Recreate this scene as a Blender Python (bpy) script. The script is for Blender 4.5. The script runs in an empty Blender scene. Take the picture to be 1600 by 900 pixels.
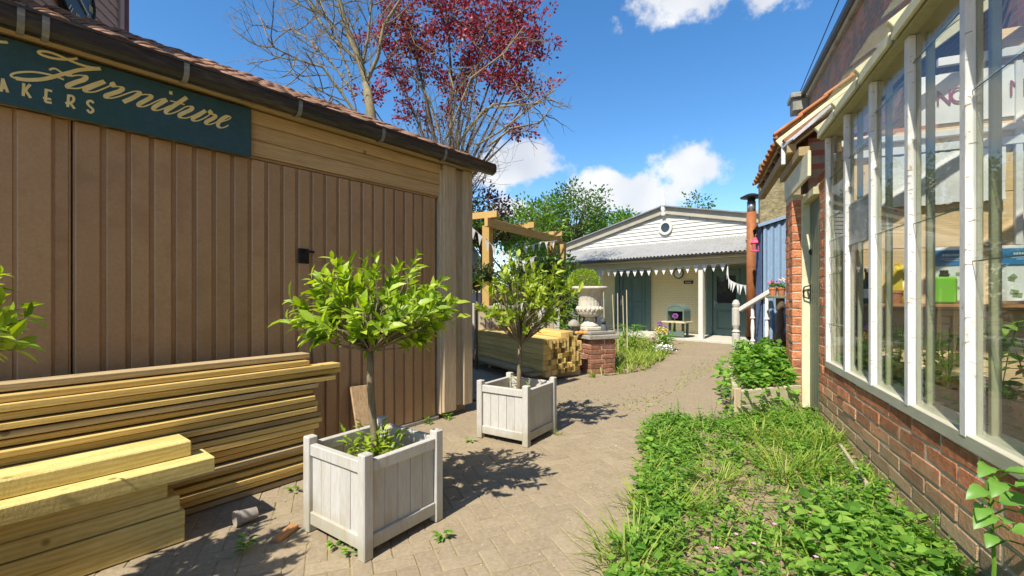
import bpy, bmesh, math, random
from mathutils import Vector, Matrix, Euler, Quaternion

R = random.Random(7)
PI = math.pi
scene = bpy.context.scene

# ------------------------------------------------------------------ camera
F_PX, HZ, CAM_H = 711.0, 460.0, 1.30          # focal length and horizon of the 1600 px photograph
cam_d = bpy.data.cameras.new('camera')
cam_d.sensor_width = 36.0
cam_d.lens = 36.0 * F_PX / 1600.0
cam_d.shift_y = (HZ - 450.0) / 1600.0
cam_d.clip_end = 2000.0
cam_d.clip_start = 0.05
cam = bpy.data.objects.new('camera', cam_d)
scene.collection.objects.link(cam)
cam.location = (0, 0, CAM_H)
cam.rotation_euler = (PI / 2, 0, 0)
scene.camera = cam

# ------------------------------------------------------------------ light
SUN_EL = math.radians(51.0)
SUN_H = Vector((-0.553, -0.833)).normalized()     # horizontal direction towards the sun
sun_vec = Vector((SUN_H.x * math.cos(SUN_EL), SUN_H.y * math.cos(SUN_EL), math.sin(SUN_EL)))
sl = bpy.data.lights.new('sun', 'SUN')
sl.energy = 3.4
sl.angle = math.radians(0.55)
sl.color = (1.0, 0.935, 0.81)
so = bpy.data.objects.new('sun', sl)
scene.collection.objects.link(so)
so.rotation_euler = sun_vec.to_track_quat('Z', 'Y').to_euler()
so.location = (-10, -14, 20)

scene.view_settings.view_transform = 'Standard'
scene.view_settings.look = 'None'
scene.view_settings.gamma = 1.0
scene.view_settings.use_curve_mapping = False
scene.view_settings.exposure = 1.14

world = bpy.data.worlds.new('World')
scene.world = world
world.use_nodes = True
scene.cycles.transparent_max_bounces = 14
scene.cycles.max_bounces = 6
scene.cycles.diffuse_bounces = 3
scene.cycles.glossy_bounces = 3
world.cycles.sampling_method = 'MANUAL'
world.cycles.sample_map_resolution = 512


def node(nt, typ, **kw):
    n = nt.nodes.new(typ)
    for k, v in kw.items():
        if k.startswith('i_'):
            key = k[2:]
            key = int(key) if key.isdigit() else key.replace('_', ' ')
            n.inputs[key].default_value = v
        else:
            setattr(n, k, v)
    return n


def build_sky():
    nt = world.node_tree
    nt.nodes.clear()
    L = nt.links.new
    out = node(nt, 'ShaderNodeOutputWorld')
    bg = node(nt, 'ShaderNodeBackground')
    sky = node(nt, 'ShaderNodeTexSky', sky_type='NISHITA', sun_disc=False)
    sky.sun_elevation = SUN_EL
    sky.sun_rotation = math.atan2(SUN_H.x, SUN_H.y)
    sky.air_density = 1.0
    sky.dust_density = 0.15
    sky.ozone_density = 2.6
    tc = node(nt, 'ShaderNodeTexCoord')
    nrm = node(nt, 'ShaderNodeVectorMath', operation='NORMALIZE')
    L(tc.outputs['Generated'], nrm.inputs[0])
    sep = node(nt, 'ShaderNodeSeparateXYZ')
    L(nrm.outputs[0], sep.inputs[0])

    def m(op, a, b=None, c=None):
        n = node(nt, 'ShaderNodeMath', operation=op)
        for i, x in enumerate((a, b, c)):
            if x is None:
                continue
            if isinstance(x, (int, float)):
                n.inputs[i].default_value = x
            else:
                L(x, n.inputs[i])
        return n.outputs[0]
    az = m('ARCTAN2', sep.outputs['X'], sep.outputs['Y'])
    el = m('ARCSINE', sep.outputs['Z'])
    ns = node(nt, 'ShaderNodeTexNoise', i_Scale=11.0, i_Detail=8.0, i_Roughness=0.62)
    L(nrm.outputs[0], ns.inputs['Vector'])
    ns2 = node(nt, 'ShaderNodeTexNoise', i_Scale=7.0, i_Detail=2.0, i_Roughness=0.5)
    L(nrm.outputs[0], ns2.inputs['Vector'])
    # cumulus clouds: azimuth, elevation, half widths in degrees, strength
    clouds = [(1.8, 16.0, 6.4, 3.6, 1.15), (-2.6, 14.8, 4.5, 3.0, 1.0), (0.5, 10.4, 4.0, 2.4, .9), (11.0, 12.2, 8.0, 2.9, 1.1), (20.6, 14.4, 5.0, 3.5, 1.0), (16.0, 12.0, 8.5, 3.0, .9),
              (22.5, 31.6, 8.5, 3.4, 1.05), (29.5, 30.2, 6.0, 2.6, .85), (17.5, 32.2, 5.0, 2.6, .8), (11.2, 30.0, 2.4, 1.4, .35), (33.0, 12.6, 3.4, 2.0, .7),
              (64, 22, 12, 4.5, 1), (-70, 24, 12, 5, 1), (120, 22, 14, 5, 1), (-130, 30, 13, 6, 1), (172, 20, 12, 5, 1), (50, 58, 12, 6, 1)]
    D = PI / 180
    cxy = node(nt, 'ShaderNodeCombineXYZ')
    L(az, cxy.inputs['X'])
    L(el, cxy.inputs['Y'])
    best = None
    for (a, e, ra, re, s) in clouds:
        vm = node(nt, 'ShaderNodeVectorMath', operation='MULTIPLY_ADD')
        vm.inputs[1].default_value = (1 / (ra * D), 1 / (re * D), 0)
        vm.inputs[2].default_value = (-a / ra, -e / re, 0)
        L(cxy.outputs[0], vm.inputs[0])
        ln = node(nt, 'ShaderNodeVectorMath', operation='LENGTH')
        L(vm.outputs[0], ln.inputs[0])
        f = m('MULTIPLY_ADD', ln.outputs['Value'], -s, s)
        best = f if best is None else m('MAXIMUM', best, f)
    nz = m('SUBTRACT', ns.outputs['Fac'], 0.5)
    field = m('MULTIPLY_ADD', nz, 2.5, best)
    mask = node(nt, 'ShaderNodeMapRange', interpolation_type='SMOOTHSTEP', i_1=0.08, i_2=0.60)
    L(field, mask.inputs[0])
    # thin parts white, thick parts with greyer undersides from the second noise
    br = m('MULTIPLY_ADD', ns2.outputs['Fac'], 2.4, -0.55)
    br = m('MINIMUM', m('MAXIMUM', br, 0.0), 1.0)
    cc = node(nt, 'ShaderNodeMixRGB', blend_type='MIX')
    cc.inputs[1].default_value = (2.0, 2.15, 2.45, 1)
    cc.inputs[2].default_value = (3.25, 3.25, 3.25, 1)
    L(br, cc.inputs[0])
    hs = node(nt, 'ShaderNodeHueSaturation', i_Saturation=1.27, i_Value=0.64)
    L(sky.outputs[0], hs.inputs['Color'])
    mix = node(nt, 'ShaderNodeMixRGB')
    mk = m('MULTIPLY', mask.outputs[0], 0.95)
    L(mk, mix.inputs[0])
    L(hs.outputs[0], mix.inputs[1])
    L(cc.outputs[0], mix.inputs[2])
    L(mix.outputs[0], bg.inputs['Color'])
    bg.inputs['Strength'].default_value = 0.15
    L(bg.outputs[0], out.inputs['Surface'])


build_sky()

# ------------------------------------------------------------------ pixel helpers (photograph -> place)
def at(px, py, Y):
    return Vector(((px - 800) / F_PX * Y, Y, CAM_H + (HZ - py) / F_PX * Y))


def gp(px, py, z=0.0):
    Y = F_PX * (CAM_H - z) / (py - HZ)
    return Vector(((px - 800) / F_PX * Y, Y, z))


# ------------------------------------------------------------------ materials
MATS = {}


def _coords(nt, stretch, jitter=True, world_space=False):
    L = nt.links.new
    if world_space:
        g = node(nt, 'ShaderNodeNewGeometry')
        src = g.outputs['Position']
    else:
        tc = node(nt, 'ShaderNodeTexCoord')
        src = tc.outputs['Object']
    mul = node(nt, 'ShaderNodeVectorMath', operation='MULTIPLY')
    mul.inputs[1].default_value = stretch
    L(src, mul.inputs[0])
    oi = node(nt, 'ShaderNodeObjectInfo')
    if not jitter:
        return mul.outputs[0], oi
    sc = node(nt, 'ShaderNodeVectorMath', operation='SCALE')
    sc.inputs[0].default_value = (37.0, 53.0, 71.0)
    L(oi.outputs['Random'], sc.inputs['Scale'])
    ad = node(nt, 'ShaderNodeVectorMath', operation='ADD')
    L(mul.outputs[0], ad.inputs[0])
    L(sc.outputs[0], ad.inputs[1])
    return ad.outputs[0], oi


def mat(name, c1, c2, scale=8.0, rough=0.75, bump=0.25, stretch=(1, 1, 1), rnd=0.16, spec=0.25, dirt=None, dirt_scale=2.5,
        dirt_amt=0.5, metal=0.0, wear=None, wear_scale=14.0, wear_amt=0.25, bump_dist=0.006, zdirt=None, world_space=False, grain=False):
    """procedural surface: two-tone noise, per object tone, optional dirt patches, flaking wear and stains near the ground"""
    if name in MATS:
        return MATS[name]
    mt = bpy.data.materials.new(name)
    mt.use_nodes = True
    nt = mt.node_tree
    L = nt.links.new
    bs = nt.nodes['Principled BSDF']
    vec, oi = _coords(nt, stretch, not world_space, world_space)
    n1 = node(nt, 'ShaderNodeTexNoise', i_Scale=scale, i_Detail=7.0, i_Roughness=0.62)
    L(vec, n1.inputs['Vector'])
    fac = n1.outputs['Fac']
    if grain:
        w = node(nt, 'ShaderNodeTexWave', wave_type='BANDS', bands_direction='Z', i_Scale=1.4, i_Distortion=9.0, i_Detail=3.0, i_Detail_Scale=0.7)
        L(vec, w.inputs['Vector'])
        mx = node(nt, 'ShaderNodeMath', operation='MULTIPLY_ADD', i_1=0.34, i_2=0.0)
        L(w.outputs['Fac'], mx.inputs[0])
        L(n1.outputs['Fac'], mx.inputs[2])
        fac = mx.outputs[0]
    knot = None
    if grain:
        tk = node(nt, 'ShaderNodeTexCoord')
        kv = node(nt, 'ShaderNodeVectorMath', operation='ADD')
        ks = node(nt, 'ShaderNodeVectorMath', operation='SCALE')
        ks.inputs[0].default_value = (11.0, 7.0, 5.0)
        L(oi.outputs['Random'], ks.inputs['Scale'])
        L(tk.outputs['Object'], kv.inputs[0])
        L(ks.outputs[0], kv.inputs[1])
        vo = node(nt, 'ShaderNodeTexVoronoi', i_Scale=4.2)
        L(kv.outputs[0], vo.inputs['Vector'])
        km = node(nt, 'ShaderNodeMapRange', interpolation_type='SMOOTHSTEP', i_1=0.105, i_2=0.045, i_3=0.0, i_4=0.85)
        L(vo.outputs['Distance'], km.inputs[0])
        knot = km.outputs[0]
    rp = node(nt, 'ShaderNodeValToRGB')
    rp.color_ramp.elements[0].position = 0.32
    rp.color_ramp.elements[1].position = 0.72 if not grain else 0.95
    rp.color_ramp.elements[0].color = (*c1, 1)
    rp.color_ramp.elements[1].color = (*c2, 1)
    L(fac, rp.inputs[0])
    col = rp.outputs[0]

    def blend(col, facsock, c):
        mx = node(nt, 'ShaderNodeMixRGB')
        L(facsock, mx.inputs[0])
        L(col, mx.inputs[1])
        mx.inputs[2].default_value = (*c, 1)
        return mx.outputs[0]
    if knot is not None:
        col = blend(col, knot, tuple(c * .45 for c in c1))
    if dirt:
        n2 = node(nt, 'ShaderNodeTexNoise', i_Scale=dirt_scale, i_Detail=8.0, i_Roughness=0.7)
        L(vec, n2.inputs['Vector'])
        mr = node(nt, 'ShaderNodeMapRange', interpolation_type='SMOOTHSTEP', i_1=0.48, i_2=0.68, i_4=dirt_amt)
        L(n2.outputs['Fac'], mr.inputs[0])
        col = blend(col, mr.outputs[0], dirt)
    if wear:
        n3 = node(nt, 'ShaderNodeTexNoise', i_Scale=wear_scale, i_Detail=10.0, i_Roughness=0.75)
        L(vec, n3.inputs['Vector'])
        mr = node(nt, 'ShaderNodeMapRange', interpolation_type='SMOOTHSTEP', i_1=0.60, i_2=0.66, i_4=wear_amt * 4 if wear_amt < .25 else 1.0)
        L(n3.outputs['Fac'], mr.inputs[0])
        col = blend(col, mr.outputs[0], wear)
    if zdirt:
        zc, z0, z1, amt = zdirt
        g = node(nt, 'ShaderNodeNewGeometry')
        sp = node(nt, 'ShaderNodeSeparateXYZ')
        L(g.outputs['Position'], sp.inputs[0])
        n4 = node(nt, 'ShaderNodeTexNoise', i_Scale=3.5, i_Detail=6.0)
        L(g.outputs['Position'], n4.inputs['Vector'])
        md = node(nt, 'ShaderNodeMath', operation='MULTIPLY_ADD', i_1=-0.45, i_2=0.0)
        L(n4.outputs['Fac'], md.inputs[0])
        L(sp.outputs['Z'], md.inputs[2])
        mr = node(nt, 'ShaderNodeMapRange', interpolation_type='SMOOTHSTEP', i_1=z1 - 0.22, i_2=z0 - 0.22, i_3=0.0, i_4=amt)
        L(md.outputs[0], mr.inputs[0])
        col = blend(col, mr.outputs[0], zc)
    if rnd:
        hv = node(nt, 'ShaderNodeHueSaturation')
        mr = node(nt, 'ShaderNodeMapRange', i_3=1.0 - rnd, i_4=1.0 + rnd)
        L(oi.outputs['Random'], mr.inputs[0])
        L(mr.outputs[0], hv.inputs['Value'])
        L(col, hv.inputs['Color'])
        col = hv.outputs[0]
    L(col, bs.inputs['Base Color'])
    bs.inputs['Roughness'].default_value = rough
    bs.inputs['Specular IOR Level'].default_value = spec
    bs.inputs['Metallic'].default_value = metal
    if bump:
        nb = node(nt, 'ShaderNodeTexNoise', i_Scale=scale * 2.2, i_Detail=8.0, i_Roughness=0.7)
        if grain:
            nb.inputs['Scale'].default_value = 38.0
            tb = node(nt, 'ShaderNodeTexCoord')
            vb = node(nt, 'ShaderNodeVectorMath', operation='MULTIPLY')
            vb.inputs[1].default_value = (1.6, 1.0, 1.0)
            L(tb.outputs['Object'], vb.inputs[0])
            L(vb.outputs[0], nb.inputs['Vector'])
        else:
            L(vec, nb.inputs['Vector'])
        bp = node(nt, 'ShaderNodeBump', i_Strength=bump, i_Distance=bump_dist)
        L(nb.outputs['Fac'], bp.inputs['Height'])
        L(bp.outputs[0], bs.inputs['Normal'])
    MATS[name] = mt
    return mt


def leafmat(name, dark, mid, light, trans=0.35, rough=0.42, spec=0.45):
    if name in MATS:
        return MATS[name]
    mt = bpy.data.materials.new(name)
    mt.use_nodes = True
    nt = mt.node_tree
    L = nt.links.new
    bs = nt.nodes['Principled BSDF']
    out = nt.nodes['Material Output']
    g = node(nt, 'ShaderNodeNewGeometry')
    rp = node(nt, 'ShaderNodeValToRGB')
    rp.color_ramp.elements[0].color = (*dark, 1)
    rp.color_ramp.elements[1].color = (*light, 1)
    e = rp.color_ramp.elements.new(0.5)
    e.color = (*mid, 1)
    L(g.outputs['Random Per Island'], rp.inputs[0])
    L(rp.outputs[0], bs.inputs['Base Color'])
    bs.inputs['Roughness'].default_value = rough
    bs.inputs['Specular IOR Level'].default_value = spec
    tr = node(nt, 'ShaderNodeBsdfTranslucent')
    hs = node(nt, 'ShaderNodeHueSaturation', i_Value=1.5, i_Saturation=1.1)
    L(rp.outputs[0], hs.inputs['Color'])
    L(hs.outputs[0], tr.inputs['Color'])
    mx = node(nt, 'ShaderNodeMixShader')
    mx.inputs[0].default_value = trans
    L(bs.outputs[0], mx.inputs[1])
    L(tr.outputs[0], mx.inputs[2])
    L(mx.outputs[0], out.inputs['Surface'])
    MATS[name] = mt
    return mt


def glassmat(name, tint=(0.93, 0.97, 0.95), refl=1.0, rough=0.01, haze=0.03, bump=0.0):
    mt = bpy.data.materials.new(name)
    mt.use_nodes = True
    nt = mt.node_tree
    L = nt.links.new
    nt.nodes.clear()
    out = node(nt, 'ShaderNodeOutputMaterial')
    tp = node(nt, 'ShaderNodeBsdfTransparent')
    tp.inputs[0].default_value = (*tint, 1)
    gl = node(nt, 'ShaderNodeBsdfGlossy')
    gl.inputs['Roughness'].default_value = rough
    df = node(nt, 'ShaderNodeBsdfDiffuse')
    df.inputs[0].default_value = (0.55, 0.58, 0.5, 1)
    fr = node(nt, 'ShaderNodeFresnel', i_IOR=1.5)
    ml = node(nt, 'ShaderNodeMath', operation='MULTIPLY', use_clamp=True)
    ml.inputs[1].default_value = refl
    L(fr.outputs[0], ml.inputs[0])
    tc = node(nt, 'ShaderNodeTexCoord')
    nz = node(nt, 'ShaderNodeTexNoise', i_Scale=6.0, i_Detail=8.0)
    L(tc.outputs['Object'], nz.inputs['Vector'])
    mr = node(nt, 'ShaderNodeMapRange', i_1=0.4, i_2=0.75, i_3=haze * 0.3, i_4=haze * 3)
    L(nz.outputs['Fac'], mr.inputs[0])
    m0 = node(nt, 'ShaderNodeMixShader')
    L(mr.outputs[0], m0.inputs[0])
    L(tp.outputs[0], m0.inputs[1])
    L(df.outputs[0], m0.inputs[2])
    m1 = node(nt, 'ShaderNodeMixShader')
    L(ml.outputs[0], m1.inputs[0])
    L(m0.outputs[0], m1.inputs[1])
    L(gl.outputs[0], m1.inputs[2])
    if bump:
        n2 = node(nt, 'ShaderNodeTexVoronoi', i_Scale=60.0)
        L(tc.outputs['Object'], n2.inputs['Vector'])
        bp = node(nt, 'ShaderNodeBump', i_Strength=bump, i_Distance=0.01)
        L(n2.outputs['Distance'], bp.inputs['Height'])
        L(bp.outputs[0], gl.inputs['Normal'])
        L(bp.outputs[0], df.inputs['Normal'])
    L(m1.outputs[0], out.inputs['Surface'])
    MATS[name] = mt
    return mt


# ------------------------------------------------------------------ mesh helpers
def _cbox_template():
    corners = [(a, b, c) for a in (-1, 1) for b in (-1, 1) for c in (-1, 1)]
    idx = {c: i for i, c in enumerate(corners)}
    faces = []
    for ax in range(3):
        o1, o2 = [k for k in range(3) if k != ax]
        for s in (-1, 1):
            ring = []
            for (p, q) in ((-1, -1), (1, -1), (1, 1), (-1, 1)):
                c = [0, 0, 0]
                c[ax] = s; c[o1] = p; c[o2] = q
                ring.append(idx[tuple(c)] * 3 + ax)
            faces.append(ring)
        for p in (-1, 1):
            for q in (-1, 1):
                c0 = [0, 0, 0]; c0[o1] = p; c0[o2] = q; c0[ax] = -1
                c1 = list(c0); c1[ax] = 1
                i0, i1 = idx[tuple(c0)], idx[tuple(c1)]
                faces.append([i0 * 3 + o1, i1 * 3 + o1, i1 * 3 + o2, i0 * 3 + o2])
    for i in range(8):
        faces.append([i * 3, i * 3 + 1, i * 3 + 2])
    return corners, faces


CB_C, CB_F = _cbox_template()
UP = Vector((0, 0, 1))


class MB:
    def __init__(self):
        self.v = []
        self.f = []

    def add(self, vs, fs):
        o = len(self.v)
        self.v.extend([tuple(p) for p in vs])
        self.f.extend([[i + o for i in f] for f in fs])
        return self

    def box(self, c, s, ch=0.0, rot=None):
        """box of size s centred at c, chamfered edges"""
        h = [x / 2 for x in s]
        c = Vector(c)
        if ch <= 0:
            vs = [Vector((a * h[0], b * h[1], d * h[2])) for a in (-1, 1) for b in (-1, 1) for d in (-1, 1)]
            fs = [[0, 1, 3, 2], [4, 6, 7, 5], [0, 4, 5, 1], [2, 3, 7, 6], [0, 2, 6, 4], [1, 5, 7, 3]]
        else:
            ch = min(ch, min(h) * 0.8)
            vs = []
            for k in CB_C:
                for ax in range(3):
                    vs.append(Vector([k[j] * (h[j] - (0 if j == ax else ch)) for j in range(3)]))
            fs = CB_F
        if rot is not None:
            vs = [rot @ v for v in vs]
        return self.add([v + c for v in vs], fs)

    def bx(self, x0, x1, y0, y1, z0, z1, ch=0.0):
        return self.box(((x0 + x1) / 2, (y0 + y1) / 2, (z0 + z1) / 2), (abs(x1 - x0), abs(y1 - y0), abs(z1 - z0)), ch)

    def beam(self, p0, p1, w, h, ch=0.0, up=UP):
        p0 = Vector(p0); p1 = Vector(p1)
        x = (p1 - p0)
        ln = x.length
        x.normalize()
        y = up.cross(x)
        if y.length < 1e-5:
            y = Vector((0, 1, 0)).cross(x)
        y.normalize()
        z = x.cross(y)
        rot = Matrix((x, y, z)).transposed()
        return self.box((p0 + p1) / 2, (ln, w, h), ch, rot)

    def tube(self, pts, rad, n=6, cap=True):
        pts = [Vector(p) for p in pts]
        if not isinstance(rad, (list, tuple)):
            rad = [rad] * len(pts)
        o = len(self.v)
        prev = None
        for i, p in enumerate(pts):
            d = (pts[min(i + 1, len(pts) - 1)] - pts[max(i - 1, 0)])
            d = d.normalized() if d.length > 1e-9 else UP.copy()
            if prev is None:
                a = d.orthogonal().normalized()
            else:
                a = prev - d * prev.dot(d)
                a = a.normalized() if a.length > 1e-6 else d.orthogonal().normalized()
            prev = a
            b = d.cross(a)
            for k in range(n):
                t = 2 * PI * k / n
                self.v.append(tuple(p + (a * math.cos(t) + b * math.sin(t)) * rad[i]))
        for i in range(len(pts) - 1):
            for k in range(n):
                k2 = (k + 1) % n
                self.f.append([o + i * n + k, o + i * n + k2, o + (i + 1) * n + k2, o + (i + 1) * n + k])
        if cap:
            self.f.append([o + k for k in range(n)][::-1])
            self.f.append([o + (len(pts) - 1) * n + k for k in range(n)])
        return self

    def lathe(self, prof, n=20, c=(0, 0, 0), flute=None):
        o = len(self.v)
        c = Vector(c)
        for j, (r, z) in enumerate(prof):
            for k in range(n):
                t = 2 * PI * k / n
                rr = r
                if flute and flute[0] <= j <= flute[1]:
                    rr = r * (1 + flute[2] * (1 if k % 2 else -1))
                self.v.append((c.x + rr * math.cos(t), c.y + rr * math.sin(t), c.z + z))
        for j in range(len(prof) - 1):
            for k in range(n):
                k2 = (k + 1) % n
                self.f.append([o + j * n + k, o + j * n + k2, o + (j + 1) * n + k2, o + (j + 1) * n + k])
        self.f.append([o + k for k in range(n)][::-1])
        self.f.append([o + (len(prof) - 1) * n + k for k in range(n)])
        return self

    def extrude(self, prof, p0, p1, a, b):
        """closed profile (u,v) in axes a,b swept from p0 to p1"""
        p0 = Vector(p0); p1 = Vector(p1); a = Vector(a); b = Vector(b)
        n = len(prof)
        vs = [p0 + a * u + b * v for u, v in prof] + [p1 + a * u + b * v for u, v in prof]
        fs = [[i, (i + 1) % n, n + (i + 1) % n, n + i] for i in range(n)]
        fs.append(list(range(n))[::-1])
        fs.append([n + i for i in range(n)])
        return self.add(vs, fs)

    def leaf(self, p, d, up, L, W, fold=0.25, droop=0.15, heart=False):
        d = Vector(d).normalized()
        s = d.cross(Vector(up))
        if s.length < 1e-4:
            s = d.orthogonal()
        s.normalize()
        n = s.cross(d).normalized()
        p = Vector(p)
        if heart:
            a, b = (0.12, 1.0), (0.55, 0.8)
        else:
            a, b = (0.34, 0.92), (0.70, 0.72)
        hw = W / 2

        def q(t, w, f):
            return p + d * (L * t) + s * w + n * (f - droop * L * t * t)
        vs = [p, q(a[0], -hw * a[1], fold * hw), q(a[0], 0, 0), q(a[0], hw * a[1], fold * hw),
              q(b[0], -hw * b[1], fold * hw), q(b[0], 0, 0), q(b[0], hw * b[1], fold * hw), q(1, 0, 0)]
        return self.add(vs, [[0, 2, 1], [0, 3, 2], [1, 2, 5, 4], [2, 3, 6, 5], [4, 5, 7], [5, 6, 7]])

    def bigleaf(self, d, up, L, W, n=9, fold=.22, droop=.3, wave=.05):
        d = Vector(d).normalized()
        s = d.cross(Vector(up)).normalized()
        nn = s.cross(d).normalized()
        vs = []
        for i in range(n + 1):
            t = i / n
            w = W / 2 * (math.sin(PI * t ** .72) ** .8 if 0 < t < 1 else 0) * (1 + (.07 if i % 2 else -.05))
            c = d * (L * t) + nn * (L * (.12 * math.sin(PI * t) - droop * t * t))
            e = nn * (fold * w + wave * L * math.sin(i * 2.1) * (1 if w else 0) * .35)
            vs += [c - s * w + e, c - s * w * .5 + e * .35, c, c + s * w * .5 + e * .35, c + s * w + e]
        fs = []
        for i in range(n):
            for k in range(4):
                a = i * 5 + k
                fs.append([a, a + 1, a + 6, a + 5])
        return self.add(vs, fs)

    def leaflet(self, p, d, up, L, W):
        d = Vector(d).normalized()
        s = d.cross(Vector(up))
        if s.length < 1e-4:
            s = d.orthogonal()
        s.normalize()
        p = Vector(p)
        return self.add([p, p + d * L * .5 - s * W / 2, p + d * L, p + d * L * .5 + s * W / 2], [[0, 1, 2, 3]])

    def blade(self, p, d, bend, L, W):
        p = Vector(p); d = Vector(d).normalized(); bend = Vector(bend)
        s = d.cross(bend)
        s = s.normalized() if s.length > 1e-5 else d.orthogonal().normalized()
        pts = [p + d * (L * t) + bend * (L * t * t) for t in (0, .4, .75, 1)]
        ws = (W / 2, W * .48, W * .3)
        vs = []
        for q, w in zip(pts, ws):
            vs += [q - s * w, q + s * w]
        vs.append(pts[3])
        return self.add(vs, [[0, 1, 3, 2], [2, 3, 5, 4], [4, 5, 6]])

    def mesh(self, name, m, smooth=False, fix=True):
        me = bpy.data.meshes.new(name)
        me.from_pydata(self.v, [], self.f)
        if fix and len(self.f) < 6000:
            b = bmesh.new()
            b.from_mesh(me)
            bmesh.ops.recalc_face_normals(b, faces=b.faces)
            b.to_mesh(me)
            b.free()
        if smooth:
            me.polygons.foreach_set('use_smooth', [True] * len(me.polygons))
        for x in (m if isinstance(m, (list, tuple)) else [m]):
            me.materials.append(x)
        me.update()
        return me

    def build(self, name, m, parent=None, smooth=False, fix=True, loc=None):
        return link(name, self.mesh(name, m, smooth, fix), parent, loc)


def link(name, data, parent=None, loc=None, rot=None):
    o = bpy.data.objects.new(name, data)
    scene.collection.objects.link(o)
    if parent is not None:
        o.parent = parent
    if loc is not None:
        o.location = loc
    if rot is not None:
        o.rotation_euler = rot
    return o


def tag(o, label, cat, group=None):
    o['label'] = label
    o['category'] = cat
    if group:
        o['group'] = group
    return o


def thing(name, label, cat, loc=(0, 0, 0), rz=0.0, group=None):
    o = link(name, None, None, loc, (0, 0, rz))
    o.empty_display_size = 0.1
    return tag(o, label, cat, group)


def struct(o):
    o['kind'] = 'structure'
    return o


def stuff(o):
    o['kind'] = 'stuff'
    return o


def copy_tree(o, parent=None):
    c = o.copy()
    scene.collection.objects.link(c)
    c.parent = parent
    for ch in o.children:
        copy_tree(ch, c)
    return c


def inpoly(x, y, poly):
    ins = False
    n = len(poly)
    for i in range(n):
        x1, y1 = poly[i]
        x2, y2 = poly[(i + 1) % n]
        if (y1 > y) != (y2 > y) and x < (x2 - x1) * (y - y1) / (y2 - y1) + x1:
            ins = not ins
    return ins


def rv(s=1.0):
    return Vector((R.uniform(-s, s), R.uniform(-s, s), R.uniform(-s, s)))


def rdir():
    while True:
        v = rv()
        if 0.05 < v.length < 1:
            return v.normalized()


ORD = ['first', 'second', 'third', 'fourth', 'fifth', 'sixth', 'seventh', 'eighth', 'ninth', 'tenth', 'eleventh', 'twelfth',
       'thirteenth', 'fourteenth', 'fifteenth', 'sixteenth', 'seventeenth', 'eighteenth', 'nineteenth', 'twentieth',
       'twenty-first', 'twenty-second', 'twenty-third', 'twenty-fourth']

# ------------------------------------------------------------------ palette
m_door = mat('brown_door_paint', (.37, .220, .108), (.44, .275, .145), 60, .36, .45, rnd=.09, spec=.5, bump_dist=.003, dirt=(.28, .16, .078), dirt_scale=3.5, dirt_amt=.55, zdirt=((.46, .30, .165), .0, .42, .65))
m_pine = mat('treated_pine', (.48, .310, .085), (.73, .52, .19), 5, .7, .3, (1.2, 14, 14), .24, grain=True, dirt=(.34, .27, .09), dirt_scale=1.3, dirt_amt=.35)
m_pine_dark = mat('weathered_pine', (.28, .20, .10), (.46, .34, .18), 6, .8, .35, (1.2, 14, 14), .12, grain=True, dirt=(.24, .2, .1), dirt_amt=.4)
m_sleeper = mat('sawn_sleeper', (.57, .425, .125), (.79, .63, .25), 7, .85, .5, (2, 10, 10), .1, grain=True, dirt=(.36, .32, .1), dirt_scale=1.0, dirt_amt=.4, bump_dist=.012)
m_postw = mat('grey_post_timber', (.40, .30, .185), (.62, .49, .33), 5, .85, .4, (14, 14, 1.2), .12, dirt=(.2, .17, .11), dirt_amt=.5)
m_fascia = mat('fascia_pine', (.42, .27, .12), (.64, .44, .22), 5, .75, .3, (1.2, 14, 14), .12, grain=True, dirt=(.22, .13, .05), dirt_amt=.5)
m_gut = mat('black_gutter', (.018, .016, .014), (.04, .036, .03), 10, .38, .1, (1, 6, 6), 0, spec=.5, dirt=(.11, .085, .05), dirt_amt=.6)
m_clip = mat('grey_clip', (.16, .155, .14), (.26, .25, .22), 20, .5, .1, rnd=.1)
m_sign = mat('sign_green', (.030, .075, .088), (.042, .098, .115), 30, .5, .1, rnd=0, dirt=(.03, .08, .05), dirt_amt=.5)
m_gold = mat('sign_cream_lettering', (.74, .56, .20), (.84, .68, .32), 20, .55, 0, rnd=0)
m_tile = mat('mossy_clay_tile', (.20, .105, .068), (.36, .20, .13), 9, .9, .5, rnd=.18, dirt=(.13, .105, .06), dirt_scale=5, dirt_amt=.85, wear=(.40, .35, .25), wear_scale=20)
m_orange = mat('orange_clay_tile', (.42, .15, .07), (.56, .24, .11), 9, .85, .4, rnd=.12, dirt=(.25, .2, .07), dirt_scale=6, dirt_amt=.6)
m_white = mat('weathered_white_paint', (.45, .43, .39), (.54, .52, .48), 10, .65, .35, (8, 8, 1.5), .05, dirt=(.40, .34, .25), dirt_scale=2.0, dirt_amt=.55, zdirt=((.30, .26, .14), .02, .20, .55))
m_cream = mat('cream_paint', (.62, .56, .36), (.74, .69, .47), 10, .6, .2, rnd=.04, dirt=(.42, .38, .22), dirt_scale=3, dirt_amt=.5)
m_flake = mat('flaking_white_paint', (.72, .68, .62), (.84, .81, .77), 10, .6, .35, (3, 3, 1), .05, wear=(.50, .36, .22), wear_scale=9, wear_amt=.25, dirt=(.55, .5, .40), dirt_scale=3, dirt_amt=.4)
m_brick = mat('red_brick', (.50, .165, .075), (.76, .335, .17), 22, .95, 1.0, rnd=.24, spec=.15, dirt=(.20, .085, .06), dirt_scale=5, dirt_amt=.6, zdirt=((.46, .37, .22), .10, .50, .82), bump_dist=.02, wear=(.52, .40, .28), wear_scale=9, wear_amt=.1)
m_mortar = mat('lime_mortar', (.50, .43, .31), (.68, .60, .46), 22, .95, .7, rnd=0, zdirt=((.34, .28, .17), .05, .45, .7), bump_dist=.01)
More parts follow.
